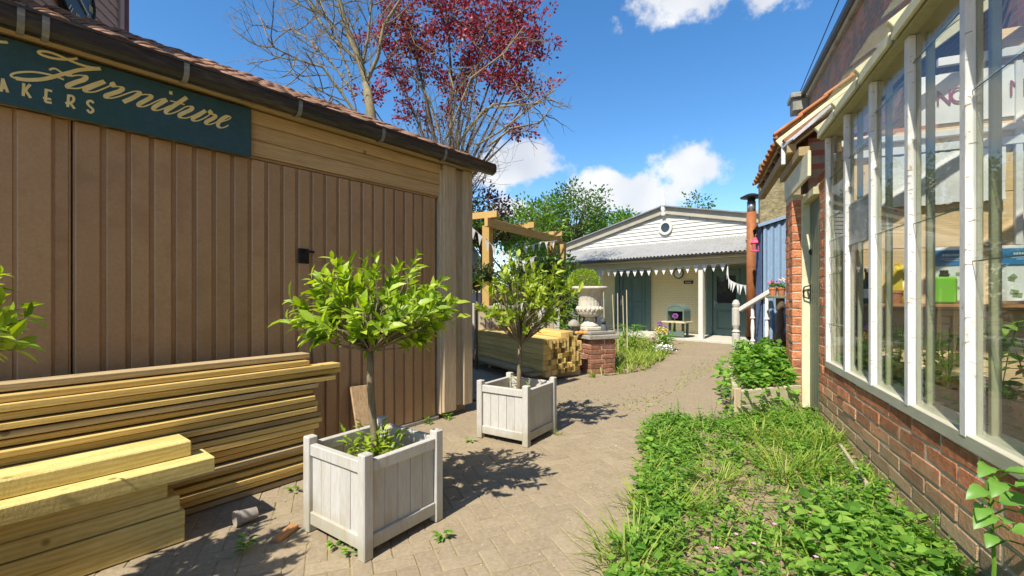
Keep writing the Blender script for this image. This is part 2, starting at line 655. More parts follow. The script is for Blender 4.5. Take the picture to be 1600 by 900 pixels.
m_soil = mat('dry_soil', (.27, .195, .125), (.48, .365, .245), 14, .98, .9, rnd=0, spec=.05, dirt=(.19, .135, .085), dirt_scale=6, dirt_amt=.6, bump_dist=.03, world_space=True)
m_paver = mat('buff_paver', (.255, .200, .130), (.355, .285, .195), 42, .95, .6, rnd=.06, spec=.1, dirt=(.36, .29, .195), dirt_scale=2.0, dirt_amt=.5, wear=(.50, .45, .36), wear_scale=55, wear_amt=.06, bump_dist=.004)
m_joint = mat('sandy_joint', (.26, .20, .11), (.38, .30, .18), 30, .98, .6, rnd=0, spec=.05, dirt=(.16, .19, .05), dirt_scale=3.0, dirt_amt=.55, world_space=True)
m_ground = mat('earth', (.16, .14, .07), (.30, .25, .14), 3, .98, .5, rnd=0, dirt=(.10, .15, .035), dirt_scale=1.2, dirt_amt=.8, world_space=True)
m_bark = mat('young_bark', (.15, .12, .075), (.27, .22, .14), 14, .9, .5, (3, 3, 1), .1)
m_palebark = mat('pale_bark', (.19, .155, .085), (.33, .28, .165), 10, .85, .4, (3, 3, 1), .1)
m_plumbark = mat('dark_plum_bark', (.07, .055, .04), (.15, .12, .085), 12, .9, .4, (3, 3, 1), .1)
m_twig = mat('grey_twig', (.15, .115, .075), (.27, .22, .145), 10, .9, .2, rnd=.1)
m_bay = leafmat('bay_leaf', (.12, .21, .016), (.29, .42, .026), (.50, .60, .085), .42)
m_bay2 = leafmat('yellow_bay_leaf', (.11, .18, .016), (.28, .38, .026), (.52, .58, .085), .40)
m_darkleaf = leafmat('dark_leaf', (.020, .045, .012), (.045, .085, .022), (.10, .16, .035), .25)
m_tree = leafmat('tree_leaf', (.030, .075, .010), (.075, .160, .018), (.15, .26, .035), .35)
m_tree2 = leafmat('bright_tree_leaf', (.060, .130, .012), (.13, .24, .022), (.22, .34, .04), .4)
m_plum = leafmat('plum_leaf', (.10, .016, .022), (.25, .032, .042), (.46, .075, .085), .40)
m_plumd = leafmat('dark_plum_leaf', (.022, .010, .012), (.05, .014, .02), (.10, .03, .03), .2)
m_grass = leafmat('grass_blade', (.14, .23, .025), (.26, .37, .05), (.46, .48, .13), .4, .55, .25)
m_weed = leafmat('weed_leaf', (.070, .180, .022), (.155, .315, .035), (.29, .46, .075), .40, .55, .3)
m_blue = mat('faded_blue_paint', (.19, .29, .43), (.28, .39, .52), 12, .5, .2, (4, 4, 1), 0, wear=(.42, .44, .46), wear_scale=7, wear_amt=.25)
m_rust = mat('rusty_flue', (.26, .090, .030), (.38, .145, .055), 7, .6, .2, (2, 2, .8), 0, dirt=(.16, .06, .03), dirt_amt=.6)
m_black = mat('black_iron', (.010, .010, .011), (.022, .022, .022), 30, .5, .2, rnd=0)
m_steel = mat('galvanised', (.38, .38, .38), (.52, .52, .52), 12, .35, .1, rnd=.05, metal=.8)
m_terra = mat('terracotta', (.42, .16, .075), (.55, .24, .12), 14, .85, .2, rnd=.1)
m_stone = mat('cast_stone', (.48, .44, .36), (.64, .60, .50), 18, .9, .4, rnd=.05, dirt=(.32, .29, .22), dirt_scale=4, dirt_amt=.5)
m_slab = mat('grey_slab', (.26, .24, .20), (.40, .38, .32), 16, .95, .5, rnd=.12, dirt=(.18, .17, .12), dirt_amt=.6)
m_sage = mat('sage_door_paint', (.13, .165, .105), (.17, .21, .14), 14, .5, .15, (6, 6, 1), .05, dirt=(.2, .2, .12), dirt_amt=.3)
m_teal = mat('teal_paint', (.11, .175, .16), (.14, .21, .19), 14, .5, .1, rnd=.03)
m_wallw = None

# ================================================================== GROUND AND PATH
gd = MB().add([(-400, -400, -.035), (400, -400, -.035), (400, 400, -.035), (-400, 400, -.035)], [[0, 1, 2, 3]]).build('ground', m_ground, fix=False)
struct(gd)

BED = [(.32, 1.0), (.42, 1.5), (.54, 2.1), (.92, 3.08), (1.33, 4.35), (1.50, 4.62), (2.30, 4.70), (2.75, 4.86), (3.25, 5.05), (3.22, 4.74), (1.60, .9)]
LAWN = [(1.50, 7.25), (2.25, 7.75), (3.10, 9.2), (3.75, 10.7), (3.95, 11.9), (3.2, 13.4), (2.0, 14.6), (-1.0, 15.0), (-1.0, 9.0), (.9, 8.2)]
PATH = [(-6.2, -3), (-.2, -3), (.32, 1.0), (.42, 1.5), (.54, 2.1), (.92, 3.08), (1.33, 4.35), (1.50, 4.62), (2.36, 4.70), (3.1, 6.3), (3.75, 7.9), (5.3, 10.4),
        (7.6, 10.8), (5.9, 12.7), (5.1, 12.72), (3.3, 13.2), (3.95, 11.9), (3.75, 10.7), (3.10, 9.2), (2.25, 7.75), (1.50, 7.25), (.9, 8.2), (-2.2, 8.0), (-.4, 5.55), (-5.0, -.1)]
path = MB().add([(x, y, -.0040) for x, y in PATH], [list(range(len(PATH)))]).build('path', m_joint, fix=False)
struct(path)


def build_pavers():
    W = .1
    ang = math.radians(22)
    ca, sa = math.cos(ang), math.sin(ang)
    var = []
    for k in range(6):
        mb = MB().box((0, 0, -.02), (2 * W - .006, W - .006, .04), .0035)
        mb.v = [(x + R.uniform(-.0015, .0015), y + R.uniform(-.0015, .0015), z + R.uniform(-.0008, .0008)) for x, y, z in mb.v]
        var.append(mb.mesh('paver', m_paver))
    cells = []
    for i in range(-90, 170):
        for j in range(-110, 150):
            k = (i - j) % 4
            if k == 0:
                lx, ly, v = (i + 1) * W, (j + .5) * W, 0
            elif k == 3:
                lx, ly, v = (i + .5) * W, (j + 1) * W, 1
            else:
                continue
            x, y = lx * ca - ly * sa, lx * sa + ly * ca
            if y < .9 or y > 13 or not inpoly(x, y, PATH):
                continue
            cells.append((x, y, v))
    vis = []
    for c in cells:
        x, y, v = c
        px = 800 + F_PX * x / y
        py = HZ + F_PX * CAM_H / y
        s = (x + .8) * .632 + (y - 4.74) * .775
        off = (x + .8) * .775 - (y - 4.74) * .632
        hid = (off < .8 and s < -2.4) or (off < .45 and s < -1.5) or py > 905 or px < -5 or px > 1605
        if not hid:
            vis.append(c)
    vis.sort(key=lambda c: c[1])
    near = set(vis[:300])
    rest = MB()
    for c in cells:
        x, y, v = c
        rz = ang + (PI / 2 if v else 0) + R.uniform(-.012, .012)
        z = R.uniform(-.0025, .002)
        if c in near:
            o = link('paver', R.choice(var), path, (x, y, z), (R.uniform(-.01, .01), R.uniform(-.01, .01), rz))
        else:
            rest.box((x, y, z - .02), (2 * W - .006, W - .006, .04), .0035, Matrix.Rotation(rz, 3, 'Z'))
    stuff(rest.build('pavers_beyond', m_paver, path, fix=False))


build_pavers()


def noise2(x, y):
    return (math.sin(x * 7.1 + y * 3.3) + math.sin(x * -4.3 + y * 9.7 + 1.3) + math.sin(x * 15.7 + y * 13.1 + .4) * .6 + math.sin(x * 23 - y * 29) * .4) / 3


def soil(poly, name, z0, amp, step, m):
    xs = [p[0] for p in poly]; ys = [p[1] for p in poly]
    mb = MB()
    nx = int((max(xs) - min(xs)) / step) + 1
    ny = int((max(ys) - min(ys)) / step) + 1
    idx = {}
    for i in range(nx + 1):
        for j in range(ny + 1):
            x = min(xs) + i * step; y = min(ys) + j * step
            if inpoly(x, y, poly):
                idx[(i, j)] = len(mb.v)
                mb.v.append((x, y, z0 + amp * noise2(x, y) + R.uniform(-.2, .2) * amp))
    for (i, j) in idx:
        k = [(i, j), (i + 1, j), (i + 1, j + 1), (i, j + 1)]
        if all(q in idx for q in k):
            mb.f.append([idx[q] for q in k])
    return struct(mb.build(name, m, smooth=True, fix=False))


soil(BED, 'flower_bed_soil', .012, .028, .035, m_soil)
soil(LAWN, 'rear_bed_soil', .0, .03, .12, m_soil)

# ================================================================== GARAGE
GA = math.atan2(.775, .632)
gar = thing('garage', 'brown garage with ribbed metal doors, timber boards and pantile roof', 'garage', (-.80, 4.74, 0), GA)
gd_, gn_ = Vector((math.cos(GA), math.sin(GA), 0)), Vector((math.sin(GA), -math.cos(GA), 0))
G0 = Vector((-.80, 4.74, 0))


def gw(s, off, z=0.0):
    """garage coordinates (along the wall, out from it) -> world"""
    return G0 + gd_ * s + gn_ * off + Vector((0, 0, z))


def on_garage(px, py, off):
    """photo pixel -> (s, z) on the plane lying `off` in front of the garage wall"""
    rx = (px - 800) / F_PX
    rz = (HZ - py) / F_PX
    Y = (off + G0.x * gn_.x + G0.y * gn_.y) / (rx * gn_.x + gn_.y)
    P = Vector((rx * Y, Y, CAM_H + rz * Y))
    return (P - G0).dot(gd_), P.z


# walls (behind the doors)
MB().bx(-5.2, .50, .06, .16, -.03, 2.62).build('front_wall', m_postw, gar)
MB().bx(.40, .50, .16, 3.4, -.03, 2.62).build('end_wall', m_postw, gar)
MB().bx(-5.2, .40, 3.3, 3.4, -.03, 2.62).build('rear_wall', m_postw, gar)
MB().bx(-2.76, .03, -.03, .055, .0, .035, .006).build('threshold', m_slab, gar)


def garage_door(x0, x1, name, edges):
    d = MB().bx(x0, x1, .0, .045, .035, 2.30).build(name, m_door, gar)
    for a, b, pr in edges:
        MB().bx(a, b, -pr, .01, .04, 2.297, .005).build('panel', m_door, d)
    return d


strips = [(-2.728, -2.619, .019)]
x = -2.592
while x < -.06:
    strips.append((x, min(x + .091, -.012), .019))
    x += .1155
d1 = garage_door(-2.735, .0, 'ribbed_door', strips)
lp = on_garage(475, 400, .03)
b = MB().bx(lp[0] - .045, lp[0] + .045, -.030, -.012, lp[1] - .06, lp[1] + .06, .006)
b.tube([(lp[0] + .015, -.03, lp[1] + .035), (lp[0] + .015, -.055, lp[1] + .035)], .014, 10)
b.box((lp[0] + .035, -.06, lp[1] + .035), (.07, .014, .02), .004)
b.build('lock_plate', m_black, d1)
d2 = garage_door(-5.1, -2.745, 'folding_door', [(-2.812, -2.752, .006), (-2.955, -2.822, .016), (-3.03, -2.967, .006), (-3.17, -3.04, .016),
                                                (-3.32, -3.18, .014), (-3.47, -3.33, .014), (-3.62, -3.48, .014), (-3.77, -3.63, .014)])
# door head and jamb posts
MB().bx(-5.1, .03, -.012, .05, 2.303, 2.322, .003).build('door_head', m_door, gar)
for k, (z0, z1, xa) in enumerate(((2.325, 2.438, -5.1), (2.441, 2.552, -5.1), (2.555, 2.655, -5.1))):
    MB().bx(xa, .045, -.028 - .006 * k, .03, z0, z1, .006).build('fascia_board', m_fascia, gar)
for (a, b_, pr, z0) in ((.055, .235, .075, .06), (.345, .485, .075, .09)):
    MB().bx(a, b_, -pr, .03, z0, 2.66, .008).build('corner_post', m_postw, gar)
MB().bx(.215, .36, -.035, .04, .10, 2.65, .005).build('corner_infill', m_postw, gar)
MB().bx(.03, .075, -.05, .02, .05, 2.60, .006).build('door_jamb', m_postw, gar)
# soffit, gutter
MB().bx(-5.2, .50, -.13, .06, 2.662, 2.69, .004).build('soffit_board', m_pine_dark, gar)
GZ, GY = 2.70, -.175
prof = [(-.058, .055), (-.058, .012), (-.050, -.020), (-.030, -.043), (0, -.050), (.030, -.043), (.050, -.020), (.058, .012), (.058, .055), (.050, .055), (.048, .0), (.0, -.04), (-.048, .0), (-.050, .055)]
g = MB().extrude(prof, (-5.2, GY, GZ), (.685, GY, GZ), (0, 1, 0), (0, 0, 1))
gut = g.build('gutter', m_gut, gar)
MB().extrude([(-.066, .064), (-.066, .048), (-.052, .048), (-.052, .064)], (-5.2, GY, GZ), (.685, GY, GZ), (0, 1, 0), (0, 0, 1)).build('gutter_lip', m_gut, gut)
MB().extrude([(-.062, .056), (-.062, -.02), (0, -.054), (.06, -.02), (.06, .056)], (.687, GY, GZ), (.70, GY, GZ), (0, 1, 0), (0, 0, 1)).build('gutter_end_cap', m_gut, gut)
for px in (33, 72, 292, 470, 600, 697):
    s, _ = on_garage(px, 120, .235)
    MB().extrude([(-.064, .068), (-.064, .012), (-.056, -.024), (-.034, -.05), (0, -.058), (.04, -.05), (.066, .0), (.066, .03), (.055, .03), (.052, 0), (.0, -.052), (-.05, -.02), (-.05, .068)],
                 (s - .014, GY, GZ), (s + .014, GY, GZ), (0, 1, 0), (0, 0, 1)).build('gutter_bracket', m_clip, gut)
# pantile roof
PITCH = math.radians(25)
slope = MB().add([(-5.2, -.12, 2.70), (.52, -.12, 2.70), (.52, 3.0, 2.70 + 3.12 * math.tan(PITCH)), (-5.2, 3.0, 2.70 + 3.12 * math.tan(PITCH)),
                  (-5.2, -.12, 2.67), (.52, -.12, 2.67), (.52, 3.0, 2.67 + 3.12 * math.tan(PITCH)), (-5.2, 3.0, 2.67 + 3.12 * math.tan(PITCH))],
                 [[0, 1, 2, 3], [7, 6, 5, 4], [0, 4, 5, 1], [1, 5, 6, 2], [2, 6, 7, 3], [3, 7, 4, 0]]).build('roof', m_pine_dark, gar)


def pantile(w, l, amp, th):
    mb = MB()
    n = 10
    for t in (0, 1):
        for side in (0, 1):
            for i in range(n + 1):
                u = i / n
                z = amp * math.sin(u * 2 * PI * .98 + .2) - (th if side else 0)
                mb.v.append((u * w, t * l, z))
    N = n + 1
    for i in range(n):
        mb.f += [[i, i + 1, 2 * N + i + 1, 2 * N + i], [N + i + 1, N + i, 3 * N + i, 3 * N + i + 1],
                 [i, N + i, N + i + 1, i + 1], [2 * N + i, 2 * N + i + 1, 3 * N + i + 1, 3 * N + i]]
    mb.f += [[0, 2 * N, 3 * N, N], [n, N + n, 3 * N + n, 2 * N + n]]
    return mb


tile_me = pantile(.262, .38, .026, .016).mesh('roof_tile', m_tile, True)
row = 0
for r_ in range(10):
    for c in range(23):
        xx = -5.0 + c * .238
        d = r_ * .31
        lift = .055 + R.uniform(-.006, .006)
        o = link('roof_tile', tile_me, slope, (xx + R.uniform(-.006, .006), -.20 + d * math.cos(PITCH), 2.70 + .012 + d * math.sin(PITCH) + lift),
                 (PITCH - .045 + R.uniform(-.012, .012), R.uniform(-.02, .02), R.uniform(-.015, .015)))
# ---------------------------------------------------------------- sign
s1, zb = on_garage(393, 246, .075)
sg = thing('shop_sign', 'dark green wooden sign with cream script reading Furniture above the garage door', 'sign', gw(s1, .062, 0), GA)
s0 = -4.9 - s1
zt = on_garage(392, 170, .075)[1]
zb2 = on_garage(5, 160, .075)[1]
ZB = (zb + zb2) / 2
board = MB().bx(s0, 0, -.012, .012, ZB, zt, .004).build('board', m_sign, sg)


def ribbon(mb, pts, wfun, closed=False):
    """flat stroke on the sign face: pts in (s,z)"""
    # smooth with catmull-rom
    P = [Vector((p[0], p[1])) for p in pts]
    out = []
    for i in range(len(P) - 1):
        p0 = P[max(i - 1, 0)]; p1 = P[i]; p2 = P[i + 1]; p3 = P[min(i + 2, len(P) - 1)]
        for k in range(6):
            t = k / 6
            out.append(.5 * ((2 * p1) + (-p0 + p2) * t + (2 * p0 - 5 * p1 + 4 * p2 - p3) * t * t + (-p0 + 3 * p1 - 3 * p2 + p3) * t ** 3))
    out.append(P[-1])
    ws = []
    for i, p in enumerate(out):
        d = out[min(i + 1, len(out) - 1)] - out[max(i - 1, 0)]
        ws.append(wfun(d.normalized() if d.length > 0 else d))
    for _ in range(3):
        ws = [(ws[max(i - 1, 0)] + 2 * ws[i] + ws[min(i + 1, len(ws) - 1)]) / 4 for i in range(len(ws))]
    o = len(mb.v)
    for i, p in enumerate(out):
        d = out[min(i + 1, len(out) - 1)] - out[max(i - 1, 0)]
        d = d.normalized() if d.length > 1e-9 else Vector((1, 0))
        nrm = Vector((-d.y, d.x))
        for sgn in (-1, 1):
            q = p + nrm * (sgn * ws[i] / 2)
            mb.v.append((q.x, -.0145 - .00004 * (len(mb.v) % 7), q.y))
    for i in range(len(out) - 1):
        mb.f.append([o + 2 * i, o + 2 * i + 1, o + 2 * i + 3, o + 2 * i + 2])


def sgp(px, py):
    s, z = on_garage(px, py, .076)
    return (s - s1, z)


def crop1(pts):
    return [sgp(x / 5.0, 40 + y / 5.0) for x, y in pts]


def crop2(pts):
    return [sgp(160 + x / 6.0, 100 + y / 6.0) for x, y in pts]


def script_w(d):
    # thick on down strokes, thin on up strokes
    t = max(0.0, min(1.0, (-d.y + .05) * 1.6))
    return .0075 + .0155 * t


def even_w(w):
    return lambda d: w


letters = MB()
F1 = [(605, 255), (560, 263), (480, 263), (400, 252), (330, 230), (300, 210), (320, 200), (380, 207), (450, 230), (530, 266), (620, 302), (700, 324), (784, 335)]
F2 = [(786, 336), (700, 340), (620, 347), (540, 367), (460, 388), (380, 410), (300, 422), (200, 423), (120, 411), (85, 392), (110, 373), (180, 363), (270, 363), (360, 377), (430, 396), (500, 422)]
F3 = [(385, 347), (410, 336), (440, 340), (480, 366), (530, 391), (565, 384)]
ribbon(letters, crop1(F1), even_w(.013))
ribbon(letters, crop1(F2[:9]), even_w(.019))
ribbon(letters, crop1(F2[8:]), even_w(.010))
ribbon(letters, crop1(F3), even_w(.010))
for st in ([(555, 397), (590, 389), (640, 389), (672, 399), (655, 422), (595, 442), (540, 464), (528, 480), (560, 490), (620, 489), (690, 466), (760, 441), (805, 428)],
           [(818, 436), (760, 460), (700, 485), (662, 503), (690, 519), (740, 517), (800, 496), (850, 474), (892, 452)],
           [(900, 452), (875, 460), (885, 475), (930, 477), (958, 490), (935, 511), (880, 530), (832, 546), (828, 560), (862, 567), (920, 556), (980, 535), (1040, 516), (1080, 512)]):
    ribbon(letters, crop1(st), script_w)
for st in ([(330, 258), (352, 272), (290, 315), (195, 357)],
           [(232, 338), (310, 302), (390, 286), (448, 292), (455, 312), (400, 345), (348, 372), (340, 392), (380, 400), (440, 381), (500, 352), (560, 328), (598, 325)],
           [(604, 334), (540, 372), (488, 404), (478, 424), (512, 435), (570, 420), (640, 388)],
           [(792, 312), (720, 360), (640, 412), (598, 440), (602, 464), (650, 464), (720, 436), (780, 402), (822, 396)],
           [(820, 396), (843, 407), (826, 430), (760, 460), (724, 480), (732, 500), (780, 507), (840, 490), (900, 460), (955, 432)],
           [(968, 436), (905, 478), (855, 505), (848, 524), (880, 534), (940, 515), (1000, 478), (1030, 444)],
           [(1026, 440), (1003, 455), (1032, 470), (1062, 487), (1036, 511), (988, 535), (968, 554), (1000, 567), (1050, 554), (1100, 528)],
           [(1096, 548), (1150, 531), (1190, 516), (1203, 497), (1170, 491), (1120, 516), (1088, 550), (1084, 580), (1112, 598), (1150, 591), (1182, 574)]):
    ribbon(letters, crop2(st), script_w)
ribbon(letters, crop2([(635, 345), (700, 360), (770, 381)]), even_w(.008))
ribbon(letters, crop2([(626, 266), (640, 270), (656, 274)]), even_w(.022))
ribbon(letters, [sgp(-26, 62), sgp(-8, 64), sgp(6, 66), sgp(12, 66)], even_w(.014))
tw = .012
for st in ([(8, 515), (23, 415)], [(20, 412), (60, 522)], [(6, 482), (48, 492)],
           [(186, 450), (181, 550)], [(236, 460), (190, 510)], [(196, 500), (240, 566)],
           [(361, 494), (355, 597)], [(360, 501), (408, 513)], [(335, 564), (400, 576)], [(354, 596), (405, 604)],
           [(536, 540), (529, 636)], [(534, 546), (566, 552), (577, 574), (560, 600), (510, 606)], [(546, 602), (583, 650)],
           [(730, 607), (716, 589), (692, 591), (683, 608), (700, 630), (724, 652), (724, 670), (702, 680), (681, 656)]):
    ribbon(letters, crop1(st), even_w(tw))
letters.build('lettering', m_gold, sg, fix=False)

# ================================================================== TIMBER STACKS BY THE GARAGE
grp = 'decking boards stacked against the garage'
nl = 21
for k in range(nl):
    z = .004 + k * .0415
    end = -1.50 + R.uniform(-.05, .05)
    if k == nl - 3: end = -1.335
    if k == nl - 4: end = -1.31
    if k == nl - 5: end = -1.37
    if k == nl - 2: end = -1.55
    if k == nl - 1: end = -1.52
    off = .455 + R.choice((-.03, -.012, 0, .006, .012))
    if k == nl - 1: off = .36
    if k == nl - 2: off = .42
    mb = MB().bx(-2.2, 2.2 * 0, -.062, .062, 0, .0355, .003)
    L_ = 2.7 + (end + 1.5)
    o = MB().bx(-L_, 0, -.06, .06, 0, R.uniform(.029, .036), .003).build('decking_board', m_pine if k % 5 else m_pine_dark, None, loc=gw(end, off - .06, z))
    o.rotation_euler = (R.uniform(-.03, .02), R.uniform(-.002, .002), GA + R.uniform(-.008, .008))
    tag(o, 'pine decking board, %s from the top, front row of garage stack' % ORD[nl - 1 - k], 'board', grp)
for k in range(nl - 2):
    end = -1.56 + R.uniform(-.06, .04)
    o = MB().bx(-2.6, 0, -.06, .06, 0, .0355, .003).build('decking_board', m_pine_dark, None, loc=gw(end, .255 + R.uniform(-.015, .012), .004 + k * .0415))
    o.rotation_euler = (0, 0, GA + R.uniform(-.006, .006))
    tag(o, 'pine decking board, %s from the ground, rear row of garage stack' % ORD[k], 'board', grp)

SL = [(-2.40, .77), (-2.40, .775), (-2.42, .765), (-2.47, .755), (-2.27, .80), (-2.35, .69)]
names = ['bottom', 'second from the bottom', 'third from the bottom', 'fourth from the bottom', 'second from the top', 'topmost']
for k, (end, off) in enumerate(SL):
    o = MB().bx(-2.4, 0, -.10, .10, 0, .081, .005)
    o.v = [(x, y + R.uniform(-.002, .002), z + R.uniform(-.0015, .0015)) for x, y, z in o.v]
    o = o.build('timber_sleeper', m_sleeper, None, loc=gw(end, off - .10, .004 + k * .0835))
    o.rotation_euler = (0, 0, GA + R.uniform(-.012, .012))
    tag(o, 'thick pine sleeper, %s of the low pile before the decking' % names[k], 'timber', 'sleepers piled in front of the decking boards')

# board leaning on the door, little pot, scrap of wood
p0 = gw(-.93, .24, 0)
o = thing('leaning_plank', 'short weathered brown plank leaning on the garage door behind the white planter', 'plank', p0, GA)
m_weath = mat('old_plank', (.36, .23, .12), (.58, .41, .24), 6, .9, .5, (10, 10, 1.5), 0, wear=(.12, .06, .03), wear_scale=8)
mb = MB().box((0, .09, .255), (.19, .022, .52), .004, Matrix.Rotation(-.34, 3, 'X') @ Matrix.Rotation(.04, 3, 'Y'))
mb.build('plank_board', m_weath, o)

m_pot = mat('taupe_plastic', (.27, .23, .19), (.34, .30, .25), 20, .45, .05, rnd=0)
pp = gp(384, 818)
pot = thing('plastic_flower_pot', 'taupe plastic flower pot lying on its side by the decking stack', 'flower pot', pp, math.radians(48))
pot.scale = (.8, .8, .8)
prof = [(.040, .0), (.047, .09), (.050, .115), (.054, .117), (.056, .14), (.051, .141), (.048, .116), (.044, .09), (.037, .006)]
mb = MB().lathe(prof, 22)
mb.v = [(-z + .07, y, x + .054) for x, y, z in mb.v]
mb.build('pot_body', m_pot, pot, smooth=False)

wp = gp(440, 843)
m_scrap = mat('orange_offcut', (.36, .17, .07), (.50, .26, .11), 6, .8, .3, (10, 2, 10), 0)
o = MB().box((0, 0, .014), (.05, .15, .025), .004).build('wood_offcut', m_scrap, None, loc=wp + Vector((0, .04, 0)))
o.rotation_euler = (.04, 0, math.radians(-14))
tag(o, 'small orange-brown offcut of wood lying on the pavers', 'wood offcut')

# ================================================================== WHITE PLANTERS
def planter(loc, rz, label):
    S, H = .485, .485
    t = thing('planter_box', label, 'planter', loc, rz, 'white square planters along the path')
    h = S / 2
    for (a, b) in ((-1, -1), (1, -1), (1, 1), (-1, 1)):
        MB().bx(a * h - .028, a * h + .028, b * h - .028, b * h + .028, 0, H + .035, .005).build('corner_post', m_white, t)
    for ax in range(4):
        rot = Matrix.Rotation(ax * PI / 2, 4, 'Z')

        def put(mb, nm, m=m_white):
            mb.v = [tuple(rot @ Vector(v)) for v in mb.v]
            mb.build(nm, m, t)
        put(MB().bx(-h + .029, h - .029, -h - .020, -h + .018, H - .065, H - .004, .004), 'top_rail')
        put(MB().bx(-h + .029, h - .029, -h - .020, -h + .018, .045, .115, .004), 'bottom_rail')
        n = 5
        w = (S - .058) / n
        for k in range(n):
            x0 = -h + .029 + k * w
            put(MB().bx(x0 + .0012, x0 + w - .0012, -h - .006 + R.uniform(-.0015, .0015), -h + .010, .112, H - .062, .002), 'side_board')
    MB().bx(-h + .02, h - .02, -h + .02, h - .02, .12, .34, .01).build('soil', m_soil, t)
    return t


PR = math.atan2(.81, .58) - PI / 2
P1, P2, P3 = Vector((-.775, 2.57, 0)), Vector((.05, 4.22, 0)), Vector((-2.03, 1.33, 0))
planter(P1, PR, 'weathered white wooden planter box nearest the timber stack, holding the fullest tree')
planter(P2, PR + .05, 'weathered white wooden planter box further along the path, beside the garage corner')
planter(P3, PR + .04, 'white wooden planter box at the left edge in front of the sleepers')


def standard_tree(name, loc, label, z0, z1, trunk_r, lean, crown_c, crown_r, ntw, leaf_L, m_leaf, per=8, bare=0.0, flat=0.55, seed=1, shell=.45, group='standard trees in white planters', base_tuft=0):
    rr = random.Random(seed)
    t = thing(name, label, 'tree', loc, 0, group)
    top = Vector((lean[0], lean[1], z1))
    mid = [Vector((lean[0] * k + rr.uniform(-.008, .008), lean[1] * k + rr.uniform(-.008, .008), z0 + (z1 - z0) * k)) for k in (0, .25, .5, .75, 1)]
    wood = MB().tube(mid, [trunk_r * (1.15 - .25 * k) for k in (0, .25, .5, .75, 1)], 9)
    wood.build('trunk', m_bark, t, smooth=True)
    br = MB()
    lf = MB()
    C = Vector(crown_c)
    for i in range(ntw):
        while True:
            v = Vector((rr.uniform(-1, 1), rr.uniform(-1, 1), rr.uniform(-1, 1)))
            if shell < v.length < 1:
                break
        if v.z < -.35:
            v.z *= flat
        v *= rr.choice((.72, .85, .95, 1.0, 1.06, 1.15))
        e = C + Vector((v.x * crown_r[0], v.y * crown_r[1], v.z * crown_r[2] * (.75 if v.z < 0 else 1)))
        s = top + (e - top) * rr.uniform(0, .15)
        bend = Vector((rr.uniform(-.05, .05), rr.uniform(-.05, .05), rr.uniform(-.03, .06)))
        m1 = s.lerp(e, .5) + bend
        br.tube([s, m1, e], [trunk_r * .30, trunk_r * .2, .0022], 4, cap=False)
        d = (e - m1).normalized()
        ax = (d * .7 + Vector((v.x, v.y, .35)) * .6).normalized()
        for k in range(per):
            u = k / per
            p = m1.lerp(e, 1 - (1 - u) * (.55 if not bare else .28)) if k < per - 2 else e
            a = k * 2.4 + rr.uniform(-.4, .4)
            o1 = ax.orthogonal().normalized()
            o2 = ax.cross(o1)
            side = o1 * math.cos(a) + o2 * math.sin(a)
            spread = rr.uniform(.45, 1.25)
            dd = (ax + side * spread).normalized()
            L_ = leaf_L * rr.uniform(.5, 1.25)
            lf.leaf(p, dd, (ax - dd * .3) + Vector((0, 0, .6)), L_, L_ * rr.uniform(.38, .56), .3, rr.uniform(.0, .35))
    br.build('branches', m_bark, t, fix=False)
    stuff(lf.build('crown', m_leaf, t, fix=False))
    if base_tuft:
        tf = MB()
        for i in range(base_tuft):
            a = rr.uniform(0, 2 * PI); r = rr.uniform(0, .17)
            b = Vector((math.cos(a) * r + .0, math.sin(a) * r, .34))
            h = rr.uniform(.08, .24)
            e = b + Vector((rr.uniform(-.06, .06), rr.uniform(-.06, .06), h))
            for k in range(7):
                p = b.lerp(e, .3 + .7 * k / 6)
                dd = Vector((rr.uniform(-1, 1), rr.uniform(-1, 1), rr.uniform(.1, .9)))
                tf.leaf(p, dd, UP, rr.uniform(.045, .075), rr.uniform(.02, .03), .25, .2)
        stuff(tf.build('basal_shoots', m_leaf, t, fix=False))
    return t


standard_tree('bay_tree', P1, 'leafy green standard bay tree in the planter nearest the timber stack', .33, .98, .019, (-.02, -.03),
              (.03, -.02, 1.20), (.47, .44, .31), 150, .082, m_bay, 11, flat=.75, seed=11, shell=.35, base_tuft=24)
standard_tree('open_shrub_tree', P2, 'sparse yellow-green standard shrub with bare twigs in the planter by the garage corner', .33, .83, .021, (.03, .02),
              (.06, .0, 1.24), (.50, .46, .48), 125, .078, m_bay2, 9, bare=1, flat=.8, seed=23, shell=.5, base_tuft=3)
standard_tree('edge_bay_tree', P3, 'bay tree whose leaves reach in at the left edge of the view', .33, .98, .019, (.06, .02),
              (.07, .04, 1.20), (.38, .38, .27), 140, .085, m_bay, 9, flat=.75, seed=5, shell=.4)

